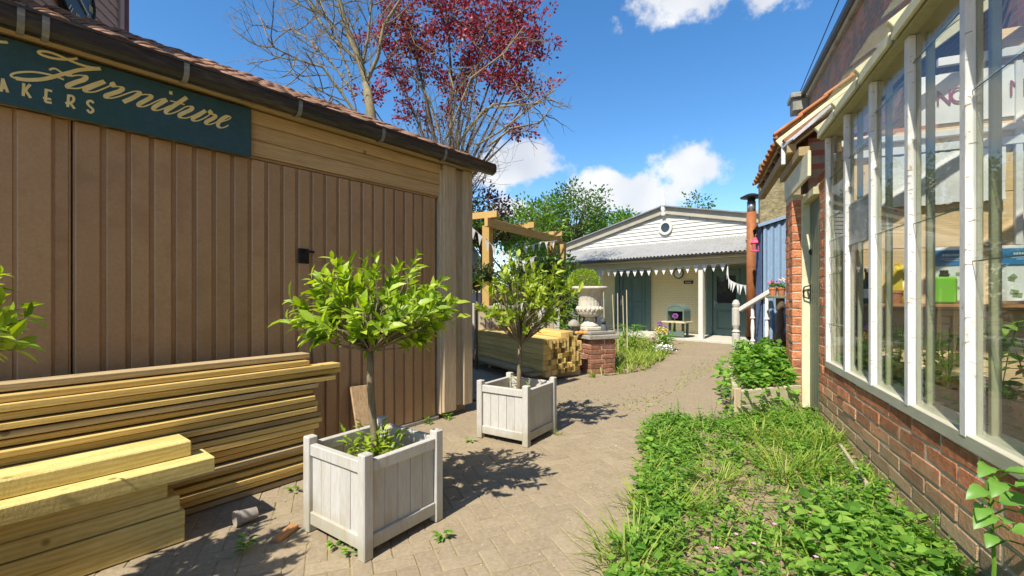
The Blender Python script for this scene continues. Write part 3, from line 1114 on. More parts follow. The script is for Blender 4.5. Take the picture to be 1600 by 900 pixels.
# ================================================================== BRICK TEXTURE FOR FAR WALLS
def brickwall(name, c1, c2, mortar, bw=.225, bh=.078, ms=.008, rough=.9, stain=None, axis='XZ'):
    mt = bpy.data.materials.new(name)
    mt.use_nodes = True
    nt = mt.node_tree
    L = nt.links.new
    bs = nt.nodes['Principled BSDF']
    tc = node(nt, 'ShaderNodeTexCoord')
    sp = node(nt, 'ShaderNodeSeparateXYZ')
    cb = node(nt, 'ShaderNodeCombineXYZ')
    L(tc.outputs['Object'], sp.inputs[0])
    L(sp.outputs[axis[0]], cb.inputs['X'])
    L(sp.outputs[axis[1]], cb.inputs['Y'])
    bt = node(nt, 'ShaderNodeTexBrick', i_Scale=1.0, i_Mortar_Size=ms)
    bt.inputs['Brick Width'].default_value = bw
    bt.inputs['Row Height'].default_value = bh
    bt.inputs['Color1'].default_value = (*c1, 1)
    bt.inputs['Color2'].default_value = (*c2, 1)
    bt.inputs['Mortar'].default_value = (*mortar, 1)
    L(cb.outputs[0], bt.inputs['Vector'])
    col = bt.outputs['Color']
    if stain:
        n2 = node(nt, 'ShaderNodeTexNoise', i_Scale=2.2, i_Detail=9.0, i_Roughness=.7)
        L(tc.outputs['Object'], n2.inputs['Vector'])
        mr = node(nt, 'ShaderNodeMapRange', interpolation_type='SMOOTHSTEP', i_1=0.47, i_2=0.62, i_4=.85)
        L(n2.outputs['Fac'], mr.inputs[0])
        mx = node(nt, 'ShaderNodeMixRGB')
        L(mr.outputs[0], mx.inputs[0])
        L(col, mx.inputs[1])
        mx.inputs[2].default_value = (*stain, 1)
        col = mx.outputs[0]
    L(col, bs.inputs['Base Color'])
    bp = node(nt, 'ShaderNodeBump', i_Strength=.5, i_Distance=.006, invert=True)
    L(bt.outputs['Fac'], bp.inputs['Height'])
    L(bp.outputs[0], bs.inputs['Normal'])
    bs.inputs['Roughness'].default_value = rough
    return mt


m_bigbrick = brickwall('old_red_brickwork', (.36, .12, .075), (.50, .20, .13), (.36, .31, .25), stain=(.20, .175, .145))
m_painted = brickwall('cream_painted_brick', (.80, .69, .40), (.82, .71, .425), (.70, .60, .35), bw=.225, bh=.075, ms=.01, rough=.6)
m_plainred = mat('brick_face', (.20, .085, .055), (.38, .19, .12), 16, .92, .8, rnd=.25, spec=.15, dirt=(.16, .07, .05), dirt_scale=5, dirt_amt=.6, wear=(.42, .36, .28), wear_scale=7, wear_amt=.12)
m_glass = glassmat('greenhouse_glass', (.96, .98, .97), refl=.22, haze=.016)
m_obscure = glassmat('obscured_glass', (.80, .85, .80), 1.0, .12, .25, .8)
m_olive = mat('olive_cream_paint', (.34, .33, .20), (.45, .43, .28), 10, .6, .2, (3, 3, 1), .05, dirt=(.33, .34, .17), dirt_amt=.5)
m_ply = mat('plywood', (.56, .38, .20), (.72, .53, .31), 4, .75, .15, (1.2, 1.2, 12), .06, grain=True)
m_sheet = mat('white_sheet', (.66, .66, .64), (.78, .78, .76), 5, .7, .3, rnd=0, dirt=(.55, .55, .5), dirt_amt=.4)
m_rail = mat('pale_rail', (.60, .60, .58), (.72, .71, .68), 6, .6, .2, rnd=.03)
m_purple = mat('plum_lettering', (.22, .04, .10), (.26, .05, .12), 10, .6, 0, rnd=0)
m_slat = mat('dark_staging', (.10, .07, .045), (.20, .15, .10), 6, .85, .3, (8, 1, 8), .15)

# ================================================================== GREENHOUSE
QA = math.atan2(.924, .383)
Q0 = Vector((3.20, 4.74, 0))
qx, qy = Vector((math.cos(QA), math.sin(QA), 0)), Vector((-math.sin(QA), math.cos(QA), 0))


def qw(a, y, z=0.0):
    return Q0 + qx * a + qy * y + Vector((0, 0, z))


gh = thing('greenhouse', 'lean-to greenhouse with flaking white glazing bars over a red brick plinth', 'greenhouse', Q0, QA)
CH = .098
pl = MB().bx(-4.6, -.02, -.20, .0002, -.25, .588).build('brick_plinth', m_mortar, gh)
bvar = []
for k in range(6):
    mb = MB().box((0, 0, 0), (.326, .10, .082), .005)
    mb.v = [(x + R.uniform(-.005, .005), y + R.uniform(-.0015, .0015), z + R.uniform(-.004, .004)) for x, y, z in mb.v]
    bvar.append(mb.mesh('brick', m_brick))
hvar = []
for k in range(3):
    mb = MB().box((0, 0, 0), (.157, .10, .082), .005)
    mb.v = [(x + R.uniform(-.003, .003), y + R.uniform(-.003, .003), z + R.uniform(-.003, .003)) for x, y, z in mb.v]
    hvar.append(mb.mesh('brick', m_brick))
for c in range(7):
    z = .588 - CH * (c + .5)
    xx = -.022 - (.0 if c % 2 else .174)
    if c % 2 == 0:
        link('brick', R.choice(hvar), pl, (-.022 - .08, -.045 + R.uniform(-.004, .003), z), (0, 0, R.choice((0, PI))))
    while xx > -4.4:
        link('brick', R.choice(bvar), pl, (xx - .165 + R.uniform(-.002, .002), -.0455 + R.uniform(-.0015, .002), z + R.uniform(-.002, .002)), (R.uniform(-.012, .012), R.uniform(-.008, .008), R.choice((0, PI)) + R.uniform(-.01, .01)))
        xx -= .345
# near pier between door and glazing
pier = MB().bx(-.30, -.03, -.20, .0002, .588, 2.55).build('brick_pier', m_mortar, gh)
for c in range(20):
    z = .588 + CH * (c + .5)
    if c % 2:
        link('brick', R.choice(bvar), pier, (-.022 - .132, -.045 + R.uniform(-.004, .003), z), (0, 0, R.choice((0, PI)))).scale = (.8, 1, 1)
    else:
        link('brick', R.choice(hvar), pier, (-.022 - .066, -.045 + R.uniform(-.004, .003), z), (0, 0, R.choice((0, PI)))).scale = (.8, 1, 1)
        link('brick', R.choice(hvar), pier, (-.022 - .207, -.045, z), (0, 0, R.choice((0, PI)))).scale = (.8, 1, 1)
# sill
MB().extrude([(-.14, 0), (.014, 0), (.014, .060), (.010, .064), (-.14, .072)], (-4.6, 0, .592), (-.30, 0, .592), (0, 1, 0), (0, 0, 1)).build('sill', mat('sill_paint', (.46, .43, .32), (.58, .55, .43), 10, .6, .3, (1, 4, 4), 0, dirt=(.36, .34, .22), dirt_amt=.5), gh)
A0, SP = -.333, .628
NM = 7
TOPZ = 2.82
for k in range(NM):
    a = A0 - SP * k
    mu = MB().bx(a - .028, a + .028, -.024, .016, .64, TOPZ, .004).build('glazing_bar', m_flake, gh)
    MB().bx(a - .032, a + .022, -.046, -.0255, .64, TOPZ, .003).build('bar_bead', m_olive, mu)
    MB().bx(a - .036, a - .004, -.108, -.072, .60, 2.86, .004).build('inner_stud', m_olive, mu)
    # cracks in the thick flaking paint
    ck = MB()
    z = .75
    while z < TOPZ - .1:
        z += R.choice((.03, .05, .09, .14, .2)) * R.uniform(.7, 1.3)
        ck.box((a - .0283, R.uniform(-.008, .012), z), (.0022, R.uniform(.006, .03), R.uniform(.0015, .005)), 0, Matrix.Rotation(R.uniform(-.4, .4), 3, 'X'))
    stuff(ck.build('paint_cracks', mat('bare_wood_crack', (.38, .28, .19), (.48, .37, .26), 20, .9, 0, rnd=0), mu))
LAPS = [[1.02, 1.5, 1.66, 1.82, 2.05, 2.42], [1.72, 2.04, 2.45], [1.735, 2.60], [1.72, 2.66], [1.46, 2.24], [1.5, 2.3], [1.7, 2.4]]
for k in range(NM):
    a1 = A0 - SP * k
    a0 = a1 - SP
    zs = [.66] + LAPS[k] + [TOPZ]
    for i in range(len(zs) - 1):
        mm = m_obscure if (k == 1 and i == 1) else m_glass
        tilt = .006 * (i % 2)
        p = MB().bx(a0 + .022, a1 - .022, -.020 + tilt, -.016 + tilt, zs[i] - .012, zs[i + 1] + .012).build('pane', mm, gh)
        if i:
            MB().bx(a0 + .030, a1 - .030, -.0085, -.0055, zs[i] - .011, zs[i] - .006).build('lap_edge', mat('green_glass_edge', (.05, .08, .06), (.12, .16, .12), 10, .2, 0, rnd=0), p)
# head plate, fascia pieces, glass roof
MB().bx(-4.6, -.28, -.16, .05, TOPZ + .002, TOPZ + .07, .006).build('head_plate', m_olive, gh)
TP = math.tan(math.radians(37))
RP = math.radians(37)
for k in range(NM):
    a1 = A0 - SP * k + .03
    a0 = a1 - SP
    MB().bx(a0 + .04, a1 + .0, .058, .080, TOPZ + .012, TOPZ + .085, .004).build('fascia_piece', m_cream, gh)
    r0 = Vector((a1 - .03, .085, TOPZ + .075))
    ra = MB().beam(r0, r0 + Vector((0, -1.80, 1.80 * TP)), .045, .09, .004, Vector((0, 1, 1)))
    ra.build('rafter', m_cream, gh)
    p0 = Vector((0, .165, TOPZ + .095))
    vs = []
    for (aa, yy, tz) in ((a0 + .01, 0, 0), (a1 - .035, 0, 0), (a1 - .035, 1, 0), (a0 + .01, 1, 0)):
        q = Vector((aa, p0.y - yy * 1.8, p0.z + yy * 1.8 * TP))
        vs.append(q)
    nn = Vector((0, math.sin(RP), math.cos(RP))) * .004
    vs += [v + nn for v in vs]
    MB().add(vs, [[0, 1, 2, 3], [7, 6, 5, 4], [0, 4, 5, 1], [1, 5, 6, 2], [2, 6, 7, 3], [3, 7, 4, 0]]).build('roof_pane', m_glass, gh)
# end partition seen through the glass: boards, rails, banner, torn sheet
zz = [.0, .62, 1.15, 1.75, 2.25, 2.68, 2.90, 3.42, 3.75]
for i in range(len(zz) - 1):
    ymax = -.10 if zz[i + 1] < 2.8 else -(zz[i + 1] - 2.75) / TP - .08
    MB().bx(.0, .02, -1.68, ymax, zz[i] + .003, zz[i + 1] - .003, .003).build('partition_board', m_ply, gh)
MB().bx(-.05, -.004, -1.68, -.12, 2.665, 2.74, .004).build('partition_rail', m_rail, gh)
MB().bx(-.05, -.004, -1.68, -.18, 2.80, 2.86, .004).build('partition_rail', m_rail, gh)
MB().bx(-.05, -.004, -1.68, -.95, 3.47, 3.55, .004).build('partition_rail', m_rail, gh)
MB().bx(-.045, -.004, -1.55, -1.50, 1.75, 3.42, .004).build('partition_rail', m_rail, gh)


def wavy(name, m, a, y0, y1, z0, z1, amp, parent, torn=False):
    mb = MB()
    nx, nz = 22, 12
    for side in (0, 1):
        for i in range(nx + 1):
            for j in range(nz + 1):
                u, v = i / nx, j / nz
                dz = R.uniform(-.012, .012) if (torn and j in (0, nz)) else 0
                mb.v.append((a - amp * (1 + math.sin(u * 9 + v * 4) * .5 + math.sin(v * 7 - u * 3) * .5) - side * .003, y0 + (y1 - y0) * u, z0 + (z1 - z0) * v + dz))
    N = (nx + 1) * (nz + 1)
    for i in range(nx):
        for j in range(nz):
            q = [i * (nz + 1) + j, (i + 1) * (nz + 1) + j, (i + 1) * (nz + 1) + j + 1, i * (nz + 1) + j + 1]
            mb.f.append(q)
            mb.f.append([x + N for x in q][::-1])
    return mb.build(name, m, parent, smooth=True, fix=False)


bn = thing('paper_banner', 'white paper banner with plum capital letters hung inside the greenhouse', 'banner', qw(-.012, 0, 0), QA)
wavy('sheet', m_sheet, 0, -.82, -1.66, 2.93, 3.40, .006, bn)


def text_mesh(body, size, m, name, parent, loc, rot, extrude=.001):
    cu = bpy.data.curves.new(name, 'FONT')
    cu.body = body
    cu.size = size
    cu.extrude = extrude
    tmp = bpy.data.objects.new(name, cu)
    scene.collection.objects.link(tmp)
    dg = bpy.context.evaluated_depsgraph_get()
    me = bpy.data.meshes.new_from_object(tmp.evaluated_get(dg))
    bpy.data.objects.remove(tmp)
    me.name = name
    me.materials.clear()
    me.materials.append(m)
    return link(name, me, parent, loc, rot)


def q_plane(px, py, a):
    """photo pixel -> (y,z) on the cross plane at `a` inside the greenhouse"""
    rx = (px - 800) / F_PX; rz = (HZ - py) / F_PX
    P0 = Q0 + qx * a
    Y = (P0.x * qx.x + P0.y * qx.y) / (rx * qx.x + qx.y)
    P = Vector((rx * Y, Y, CAM_H + rz * Y))
    return (P - P0).dot(qy), P.z


# letters face the camera: text x axis runs towards -y (to the right in the photo)
Q = Matrix(((0, 0, -1), (-1, 0, 0), (0, 1, 0))).to_euler()
for ch, px, py in (('N', 1461, 166), ('G', 1483, 162), ('M', 1575, 151)):
    y, z = q_plane(px, py, -.03)
    text_mesh(ch, .21, m_purple, 'letter', bn, (-.023, y, z), Q).scale = (.78, 1, 1)
ts = thing('torn_white_sheet', 'torn white protective sheet hanging below the paper banner in the greenhouse', 'sheet', qw(-.055, 0, 0), QA)
wavy('sheet', m_sheet, 0, -.42, -1.42, 2.16, 2.64, .012, ts, True)

# shelf and things on it
shf = thing('potting_shelf', 'brown wooden shelf across the end of the greenhouse', 'shelf', qw(0, 0, 0), QA)
m_shelf = mat('shelf_wood', (.30, .14, .055), (.44, .22, .09), 6, .7, .2, (6, 1, 6), .05)
MB().bx(-.34, -.006, -1.66, -.26, 1.185, 1.212, .003).build('shelf_board', m_shelf, shf)
MB().bx(-.30, -.01, -1.62, -1.58, .0, 1.18, .003).build('shelf_leg', m_slat, shf)
MB().bx(-.30, -.01, -.32, -.28, .0, 1.18, .003).build('shelf_leg', m_slat, shf)


def plastic(name, c, rough=.35):
    return mat(name, c, tuple(min(1, x * 1.15) for x in c), 12, rough, .05, rnd=0, spec=.5)


y, _ = q_plane(1475, 470, -.20)
bt = thing('green_jerrycan', 'bright green plastic jerrycan with black cap on the greenhouse shelf', 'bottle', qw(-.20, y, 1.213), QA)
MB().box((0, 0, .125), (.10, .165, .25), .02).build('can_body', plastic('lime_plastic', (.16, .46, .03)), bt)
MB().lathe([(.035, .25), (.035, .27), (.03, .275), (.03, .305), (.026, .31)], 16).build('can_cap', m_black, bt)
m_bagb = plastic('blue_print', (.03, .17, .36))
m_bagw = plastic('white_bag', (.62, .66, .62))
for i, (px, lab) in enumerate(((1481, 'blue and white compost bag standing behind the green jerrycan'), (1592, 'blue and white compost bag on the shelf at the right edge of the view'))):
    y, _ = q_plane(px, 430, -.08)
    bg = thing('compost_bag', lab, 'bag', qw(-.08, y, 1.213), QA, 'compost bags on the potting shelf')
    mb = MB().box((0, 0, .20), (.10, .27, .40), .03)
    mb.v = [(x + R.uniform(-.008, .008), yy + R.uniform(-.006, .006), z) for x, yy, z in mb.v]
    mb.build('bag_body', m_bagw, bg)
    MB().box((-.0535, 0, .425), (.012, .275, .15), .004).build('bag_header', m_bagb, bg)
    MB().box((-.056, 0, .512), (.008, .285, .03), .003).build('bag_hem', m_bagw, bg)
    ln = MB()
    for (zz_, y0, y1, th) in ((.452, -.085, .075, .022), (.418, -.10, .09, .006), (.402, -.05, .05, .006)):
        n = int((y1 - y0) / (.017 if th > .01 else .011))
        for j in range(n):
            yy = y0 + (y1 - y0) * j / n
            ln.box((-.0605, yy, zz_), (.001, (y1 - y0) / n * .72, th * R.uniform(.7, 1)), 0)
    stuff(ln.build('print_lines', m_bagw, bg))
    sh = MB()
    for j in range(5):
        sh.box((-.0535, R.uniform(-.08, .10) * -1, R.uniform(.08, .30)), (.003, R.uniform(.03, .07), R.uniform(.02, .05)), 0, Matrix.Rotation(R.uniform(-.8, .8), 3, 'X'))
    stuff(sh.build('leaf_print', plastic('bag_print_green', (.22, .30, .16)), bg))
y, _ = q_plane(1403, 450, -.15)
yb = thing('yellow_carrier_bag', 'crumpled yellow plastic bag slumped on the greenhouse shelf', 'bag', qw(-.15, y, 1.213), QA)
mb = MB().lathe([(.09, 0), (.12, .06), (.11, .16), (.07, .26), (.045, .34), (.02, .38)], 14)
mb.v = [(x + R.uniform(-.022, .022), yy + R.uniform(-.022, .022), z + (R.uniform(-.012, .012) if z > .01 else 0)) for x, yy, z in mb.v]
mb.build('bag_body', plastic('yellow_plastic', (.58, .44, .03)), yb)
y, _ = q_plane(1398, 470, -.26)
MBp = MB().lathe([(.045, 0), (.06, .10), (.066, .10), (.066, .125), (.058, .125), (.05, .06)], 16)
o = MBp.build('red_plant_pot', m_terra, None, loc=qw(-.26, y, 1.213))
tag(o, 'empty terracotta pot in front of the yellow bag on the shelf', 'plant pot')
y, _ = q_plane(1351, 470, -.2)
o = thing('dark_spray_bottle', 'dark bottle with white label at the door end of the shelf', 'bottle', qw(-.2, y - .02, 1.213), QA)
MB().lathe([(.045, 0), (.05, .02), (.05, .18), (.02, .24), (.018, .30), (.024, .31), (.024, .34)], 16).build('bottle_body', m_black, o, smooth=True)
MB().lathe([(.0515, .05), (.0515, .14)], 16).build('bottle_label', m_bagw, o)

# staging bench with potted plants
st = thing('staging_bench', 'slatted wooden staging bench running behind the greenhouse glass', 'bench', qw(0, 0, 0), QA)
for j in range(8):
    yy = -.30 - j * .10
    MB().bx(-4.3, -.42, yy - .04, yy + .04, .60, .62, .003).build('bench_slat', m_slat, st)
for aa in (-.5, -1.7, -2.9, -4.1):
    for yy in (-.32, -.98):
        MB().bx(aa - .03, aa + .03, yy - .03, yy + .03, 0, .598, .004).build('bench_leg', m_slat, st)
MB().add([(-4.6, -1.69, .0), (-.02, -1.69, .0), (-.02, -.21, .0), (-4.6, -.21, .0)], [[0, 1, 2, 3]]).build('greenhouse_floor', m_soil, gh, fix=False)
plants = [(-.55, -.42, .26, 'bushy seedling tray plant nearest the door end of the staging'), (-.95, -.36, .34, 'leafy potted plant between the first and second bars from the door'),
          (-1.35, -.40, .30, 'yellow-green potted plant in front of the yellow bag'), (-1.75, -.36, .36, 'leafy potted plant below the green jerrycan, left one'),
          (-2.05, -.48, .42, 'tall leafy potted plant below the green jerrycan, right one'), (-2.45, -.42, .34, 'potted plant behind the widest glazing bar'),
          (-2.80, -.55, .60, 'large-leaved potted plant at the right edge of the glazing'), (-2.95, -.30, .32, 'low leafy plant against the glass at the right edge')]
for i, (aa, yy, h, lab) in enumerate(plants):
    t = thing('potted_plant', lab, 'potted plant', qw(aa, yy, .622), QA, 'potted plants on the greenhouse staging')
    MB().lathe([(.05, 0), (.07, .10), (.076, .10), (.076, .12), (.066, .12), (.062, .09)], 14).build('plant_pot', m_terra if i % 2 else m_black, t)
    lf = MB()
    big = 'large' in lab
    for k in range(26 if big else 70):
        a = R.uniform(0, 2 * PI)
        r = R.uniform(.02, .16)
        z = .10 + R.random() ** .8 * h
        d = Vector((math.cos(a), math.sin(a), R.uniform(-.3, .7)))
        L_ = R.uniform(.12, .22) if big else R.uniform(.05, .10)
        lf.leaf(Vector((math.cos(a) * r * .6, math.sin(a) * r * .6, z)), d, UP, L_, L_ * .6, .15, .25)
    for k in range(5):
        a = R.uniform(0, 2 * PI)
        lf.tube([(0, 0, .09), (math.cos(a) * .03, math.sin(a) * .03, .1 + h * .5), (math.cos(a) * .07, math.sin(a) * .07, .1 + h)], .003, 4, False)
    stuff(lf.build('foliage', m_weed if i % 3 else m_bay2, t, fix=False))

# ================================================================== OUTBUILDING: door, far pier, tiled roof
ob = thing('brick_outbuilding', 'brick outbuilding with sage plank door and orange pantile roof beside the greenhouse', 'building', Q0, QA)
fp = MB().bx(.556, .985, .0, .150, -.3, 2.46).build('brick_pier', m_mortar, ob)
for c in range(32):
    z = -.24 + CH * (c + .5)
    if z > 2.44:
        break
    for j in range(2):
        base = .546 + (j * .2235)
        sc_ = .64
        mesh = R.choice(bvar)
        o = link('brick', mesh, fp, (base + .106, .105 + R.uniform(-.003, .003), z), (0, 0, R.choice((0, PI)) + R.uniform(-.01, .01)))
        o.scale = (sc_, 1, 1)
for c in range(32):
    z = -.24 + CH * (c + .5)
    if z > 2.44:
        break
    link('brick', R.choice(hvar), fp, (.598, .032, z), (0, 0, PI / 2)).scale = (.28, 1, 1)
MB().bx(.56, 1.0, -1.7, -.01, -.03, 3.1).build('inner_wall', m_bigbrick, ob)
dr = MB().bx(-.015, .535, -.055, -.025, .03, 2.33).build('plank_door', m_sage, ob)
for k in range(5):
    x0 = -.012 + k * .1085
    MB().bx(x0 + .003, x0 + .1055, -.026, -.012, .035, 2.325, .004).build('door_plank', m_sage, dr)
MB().bx(.500, .548, -.055, .066, .0, 2.40, .005).build('door_jamb', m_cream, ob)
MB().bx(-.03, .50, -.055, .060, 2.34, 2.42, .005).build('door_head', m_cream, ob)
hp = MB().bx(.455, .475, -.012, -.002, 1.22, 1.42, .003)
hp.tube([(.465, .0, 1.40), (.465, .05, 1.385), (.465, .06, 1.33), (.465, .05, 1.27), (.465, .0, 1.25)], .008, 8)
hp.box((.465, .01, 1.345), (.06, .02, .014), .003)
hp.build('thumb_latch', m_black, dr)
MB().lathe([(.035, 0), (.035, .01), (.02, .02)], 14, (0, 0, 0)).build('hook_plaque', m_black, dr, loc=(.43, -.01, 1.78)).rotation_euler = (-PI / 2, 0, 0)
MB().bx(-.34, 1.02, .135, .165, 2.465, 2.72, .006).build('lintel_board', m_cream, ob)
MB().bx(-.10, 1.12, .10, .20, 2.735, 2.83, .006).build('wall_plate', m_pine_dark, ob)
MB().bx(.20, 2.9, .17, .26, 2.86, 2.96, .006).build('eaves_beam', m_pine_dark, ob)
m_reddark = mat('brown_rafter', (.16, .08, .04), (.28, .15, .075), 6, .8, .3, (10, 1.5, 10), .1)
for aa in (.25, .62, 1.05, 1.5, 2.0, 2.5):
    r0 = Vector((aa, .27, 2.98))
    MB().beam(r0, r0 + Vector((0, -1.9, 1.9 * TP)), .06, .10, .004, Vector((0, 1, 1))).build('rafter', m_reddark, ob)
# lead flap and cream verge board
nn = Vector((0, math.sin(RP), math.cos(RP)))
r0 = Vector((.36, .30, 2.985))
MB().beam(r0, r0 + Vector((0, -1.95, 1.95 * TP)), .022, .17, .004, Vector((0, 1, 1))).build('verge_board', m_cream, ob)
lf = MB()
fl = [(.30, .30, 2.94), (.30, .30, 3.0), (.34, .10, 3.17), (.34, -.2, 3.40), (.12, -.2, 3.36), (.08, .05, 3.12), (.10, .22, 2.98)]
lf.add([Vector(p) for p in fl] + [Vector(p) - nn * .012 for p in fl], [list(range(7)), [13, 12, 11, 10, 9, 8, 7]] + [[i, (i + 1) % 7, 7 + (i + 1) % 7, 7 + i] for i in range(7)])
lf.build('lead_flashing', mat('old_lead', (.36, .37, .40), (.52, .53, .55), 8, .5, .3, rnd=0), ob)
MB().bx(.29, .33, .26, .30, 2.76, 2.95, .006).build('flashing_end', m_sheet, ob)
rf = MB()
e0 = Vector((0, .31, 3.10))
vs = [Vector((.42, .28, 3.08)), Vector((2.95, .28, 3.08)), Vector((2.95, -1.7, 3.08 + 1.98 * TP)), Vector((.42, -1.7, 3.08 + 1.98 * TP))]
rf.add(vs + [v - nn * .03 for v in vs], [[0, 1, 2, 3], [7, 6, 5, 4], [0, 4, 5, 1], [1, 5, 6, 2], [2, 6, 7, 3], [3, 7, 4, 0]])
rfo = rf.build('roof', m_pine_dark, ob)
tm = pantile(.262, .36, .028, .018).mesh('roof_tile', m_orange, True)
for r_ in range(8):
    for c in range(11):
        d = r_ * .30
        o = link('roof_tile', tm, rfo, (.42 + c * .238 + .24 + R.uniform(-.008, .008), .33 - d * math.cos(RP), 3.075 + d * math.sin(RP) + .06 + R.uniform(-.008, .008)),
                 (RP - .04 + R.uniform(-.02, .02), R.uniform(-.03, .03), PI + R.uniform(-.02, .02)))
        o.rotation_euler = Euler((-(RP - .04) + R.uniform(-.02, .02), R.uniform(-.03, .03), 0))
        o.rotation_euler = (Matrix.Rotation(PI, 3, 'Z') @ Matrix.Rotation(RP - .04 + R.uniform(-.02, .02), 3, 'X')).to_euler()
# verge tiles along the near edge
vt = MB().box((0, 0, 0), (.10, .34, .03), .008)
vm = vt.mesh('verge_tile', m_orange)
for r_ in range(8):
    d = r_ * .30 + .13
    o = link('verge_tile', vm, rfo, (.385, .33 - d * math.cos(RP), 3.10 + d * math.sin(RP) + .045))
    o.rotation_euler = (-(RP - .05), R.uniform(-.03, .03), R.uniform(-.03, .03))
MB().beam((.40, .30, 3.055), (.40, -1.68, 3.055 + 1.98 * TP), .03, .10, .006, Vector((0, 1, 1))).build('verge_mortar', mat('mossy_mortar', (.22, .22, .09), (.42, .38, .22), 9, .95, .6, rnd=0, wear=(.5, .18, .07), wear_scale=5), ob)

# ================================================================== TALL BRICK BUILDING
tb = thing('tall_brick_building', 'tall old red brick building rising above the greenhouse roof', 'building', Q0, QA)
MB().bx(-9, 9.8, -8, -1.70, -.03, 6.85).build('wall', m_bigbrick, tb)
MB().bx(-9, 9.95, -8.2, -1.62, 6.852, 7.0, .01).build('eaves', m_slab, tb)
MB().extrude([(-.06, .06), (-.05, -.03), (0, -.06), (.05, -.03), (.06, .06)], (-9, -1.54, 6.95), (9.9, -1.54, 6.95), (0, 1, 0), (0, 0, 1)).build('gutter', m_gut, tb)
hb = MB().bx(9.5, 10.0, -1.70, -1.30, 6.55, 6.90, .02)
hb.bx(9.42, 10.08, -1.75, -1.24, 6.903, 7.05, .02)
hb.build('rainwater_hopper', m_slab, tb)
MB().tube([(9.7, -1.5, 6.55), (9.7, -1.5, 4.0), (9.7, -1.55, .2)], .05, 8).build('downpipe', m_gut, tb)
MB().tube([(-3, -1.5, 8.2), (4, -1.5, 7.5), (9.7, -1.5, 7.12)], .012, 5).build('overhead_cable', m_black, tb)
MB().add([(-9, -1.7, 7.0), (9.9, -1.7, 7.0), (9.9, -4.9, 9.2), (-9, -4.9, 9.2)], [[0, 1, 2, 3]]).build('roof', m_slab, tb, fix=False)

# ================================================================== STONE WALL, BLUE SHED, FLUE, STAIR RAIL
m_rubble = mat('rubble_stone', (.20, .165, .09), (.42, .36, .22), 7, .95, 1.0, rnd=0, dirt=(.13, .13, .05), dirt_scale=6, dirt_amt=.7, bump_dist=.05)
o = MB().bx(0, .35, -1.55, 0, 0, 4.3, .03).build('stone_wall', m_rubble, None, loc=qw(6.05, -.10, 0))
o.rotation_euler = (0, 0, QA)
tag(o, 'rough rubble stone wall rising behind the blue shed', 'wall')
sh = thing('blue_shed', 'blue corrugated metal shed with flaking paint behind the brick pier', 'shed', qw(5.40, -.09, 0), QA)


def corrugated(mb, p0, ux, uz, width, height, pitch, amp, nrm, th=.004, seg=8):
    n = int(width / pitch * seg)
    p0 = Vector(p0); ux = Vector(ux); uz = Vector(uz); nrm = Vector(nrm)
    o = len(mb.v)
    for t in (0, 1):
        for i in range(n + 1):
            u = width * i / n
            off = amp * math.sin(2 * PI * u / pitch)
            q = p0 + ux * u + uz * (height(u / width) if callable(height) else height) * t + nrm * off
            mb.v.append(tuple(q))
            mb.v.append(tuple(q - nrm * th))
    N = 2 * (n + 1)
    for i in range(n):
        a = o + 2 * i
        mb.f.append([a, a + 2, a + 2 + N, a + N])
        mb.f.append([a + 1, a + 1 + N, a + 3 + N, a + 3])
        mb.f.append([a + N, a + 2 + N, a + 3 + N, a + 1 + N])
        mb.f.append([a, a + 1, a + 3, a + 2])


mb = MB()
corrugated(mb, (0, 0, 0), (0, -1, 0), (0, 0, 1), 1.5, lambda u: 2.74 + .45 * u, .13, .022, (-1, 0, 0))
mb.build('front_cladding', m_blue, sh, fix=False)
mb = MB()
corrugated(mb, (.03, .02, 0), (1, 0, 0), (0, 0, 1), 3.0, 2.74, .13, .022, (0, 1, 0))
mb.build('side_cladding', mat('shaded_side_blue', (.06, .09, .17), (.09, .13, .22), 10, .6, .2, rnd=0), sh, fix=False)  # shed's blue darkened: the shade on this side is put into the colour
MB().beam((-.05, .10, 2.76), (-.05, -1.5, 3.24), .05, .07, .006).build('roof_edge', m_blue, sh)
MB().add([(-.05, .10, 2.80), (3.0, .10, 2.80), (3.0, -1.5, 3.28), (-.05, -1.5, 3.28)], [[0, 1, 2, 3]]).build('roof', m_slab, sh, fix=False)

fx = at(1174, 0, 10.8)
fl = thing('flue_pipe', 'rust-brown metal flue pipe with black rain cap beside the blue shed', 'flue', (fx.x, 10.8, 0))
MB().tube([(0, 0, .30), (0, 0, 3.25)], .105, 18).build('pipe', m_rust, fl, smooth=True)
MB().tube([(0, 0, 3.252), (0, 0, 3.50)], .095, 18).build('steel_collar', m_steel, fl, smooth=True)
MB().lathe([(.08, 3.50), (.09, 3.56), (.24, 3.59), (.245, 3.61), (.10, 3.68), (.01, 3.70)], 20).build('rain_cap', m_black, fl)
MB().tube([(0, 0, 1.95), (0, 0, 1.97)], .109, 18).build('joint_band', m_rust, fl)
MB().tube([(0, .0, .32), (.02, .10, .30), (.2, .3, .28)], .10, 14).build('stove_elbow', m_black, fl)
MB().tube([(-.12, 0, 2.6), (.3, -.02, 2.63), (.55, -.2, 2.62)], .010, 6).build('wire_tie', m_rail, fl)

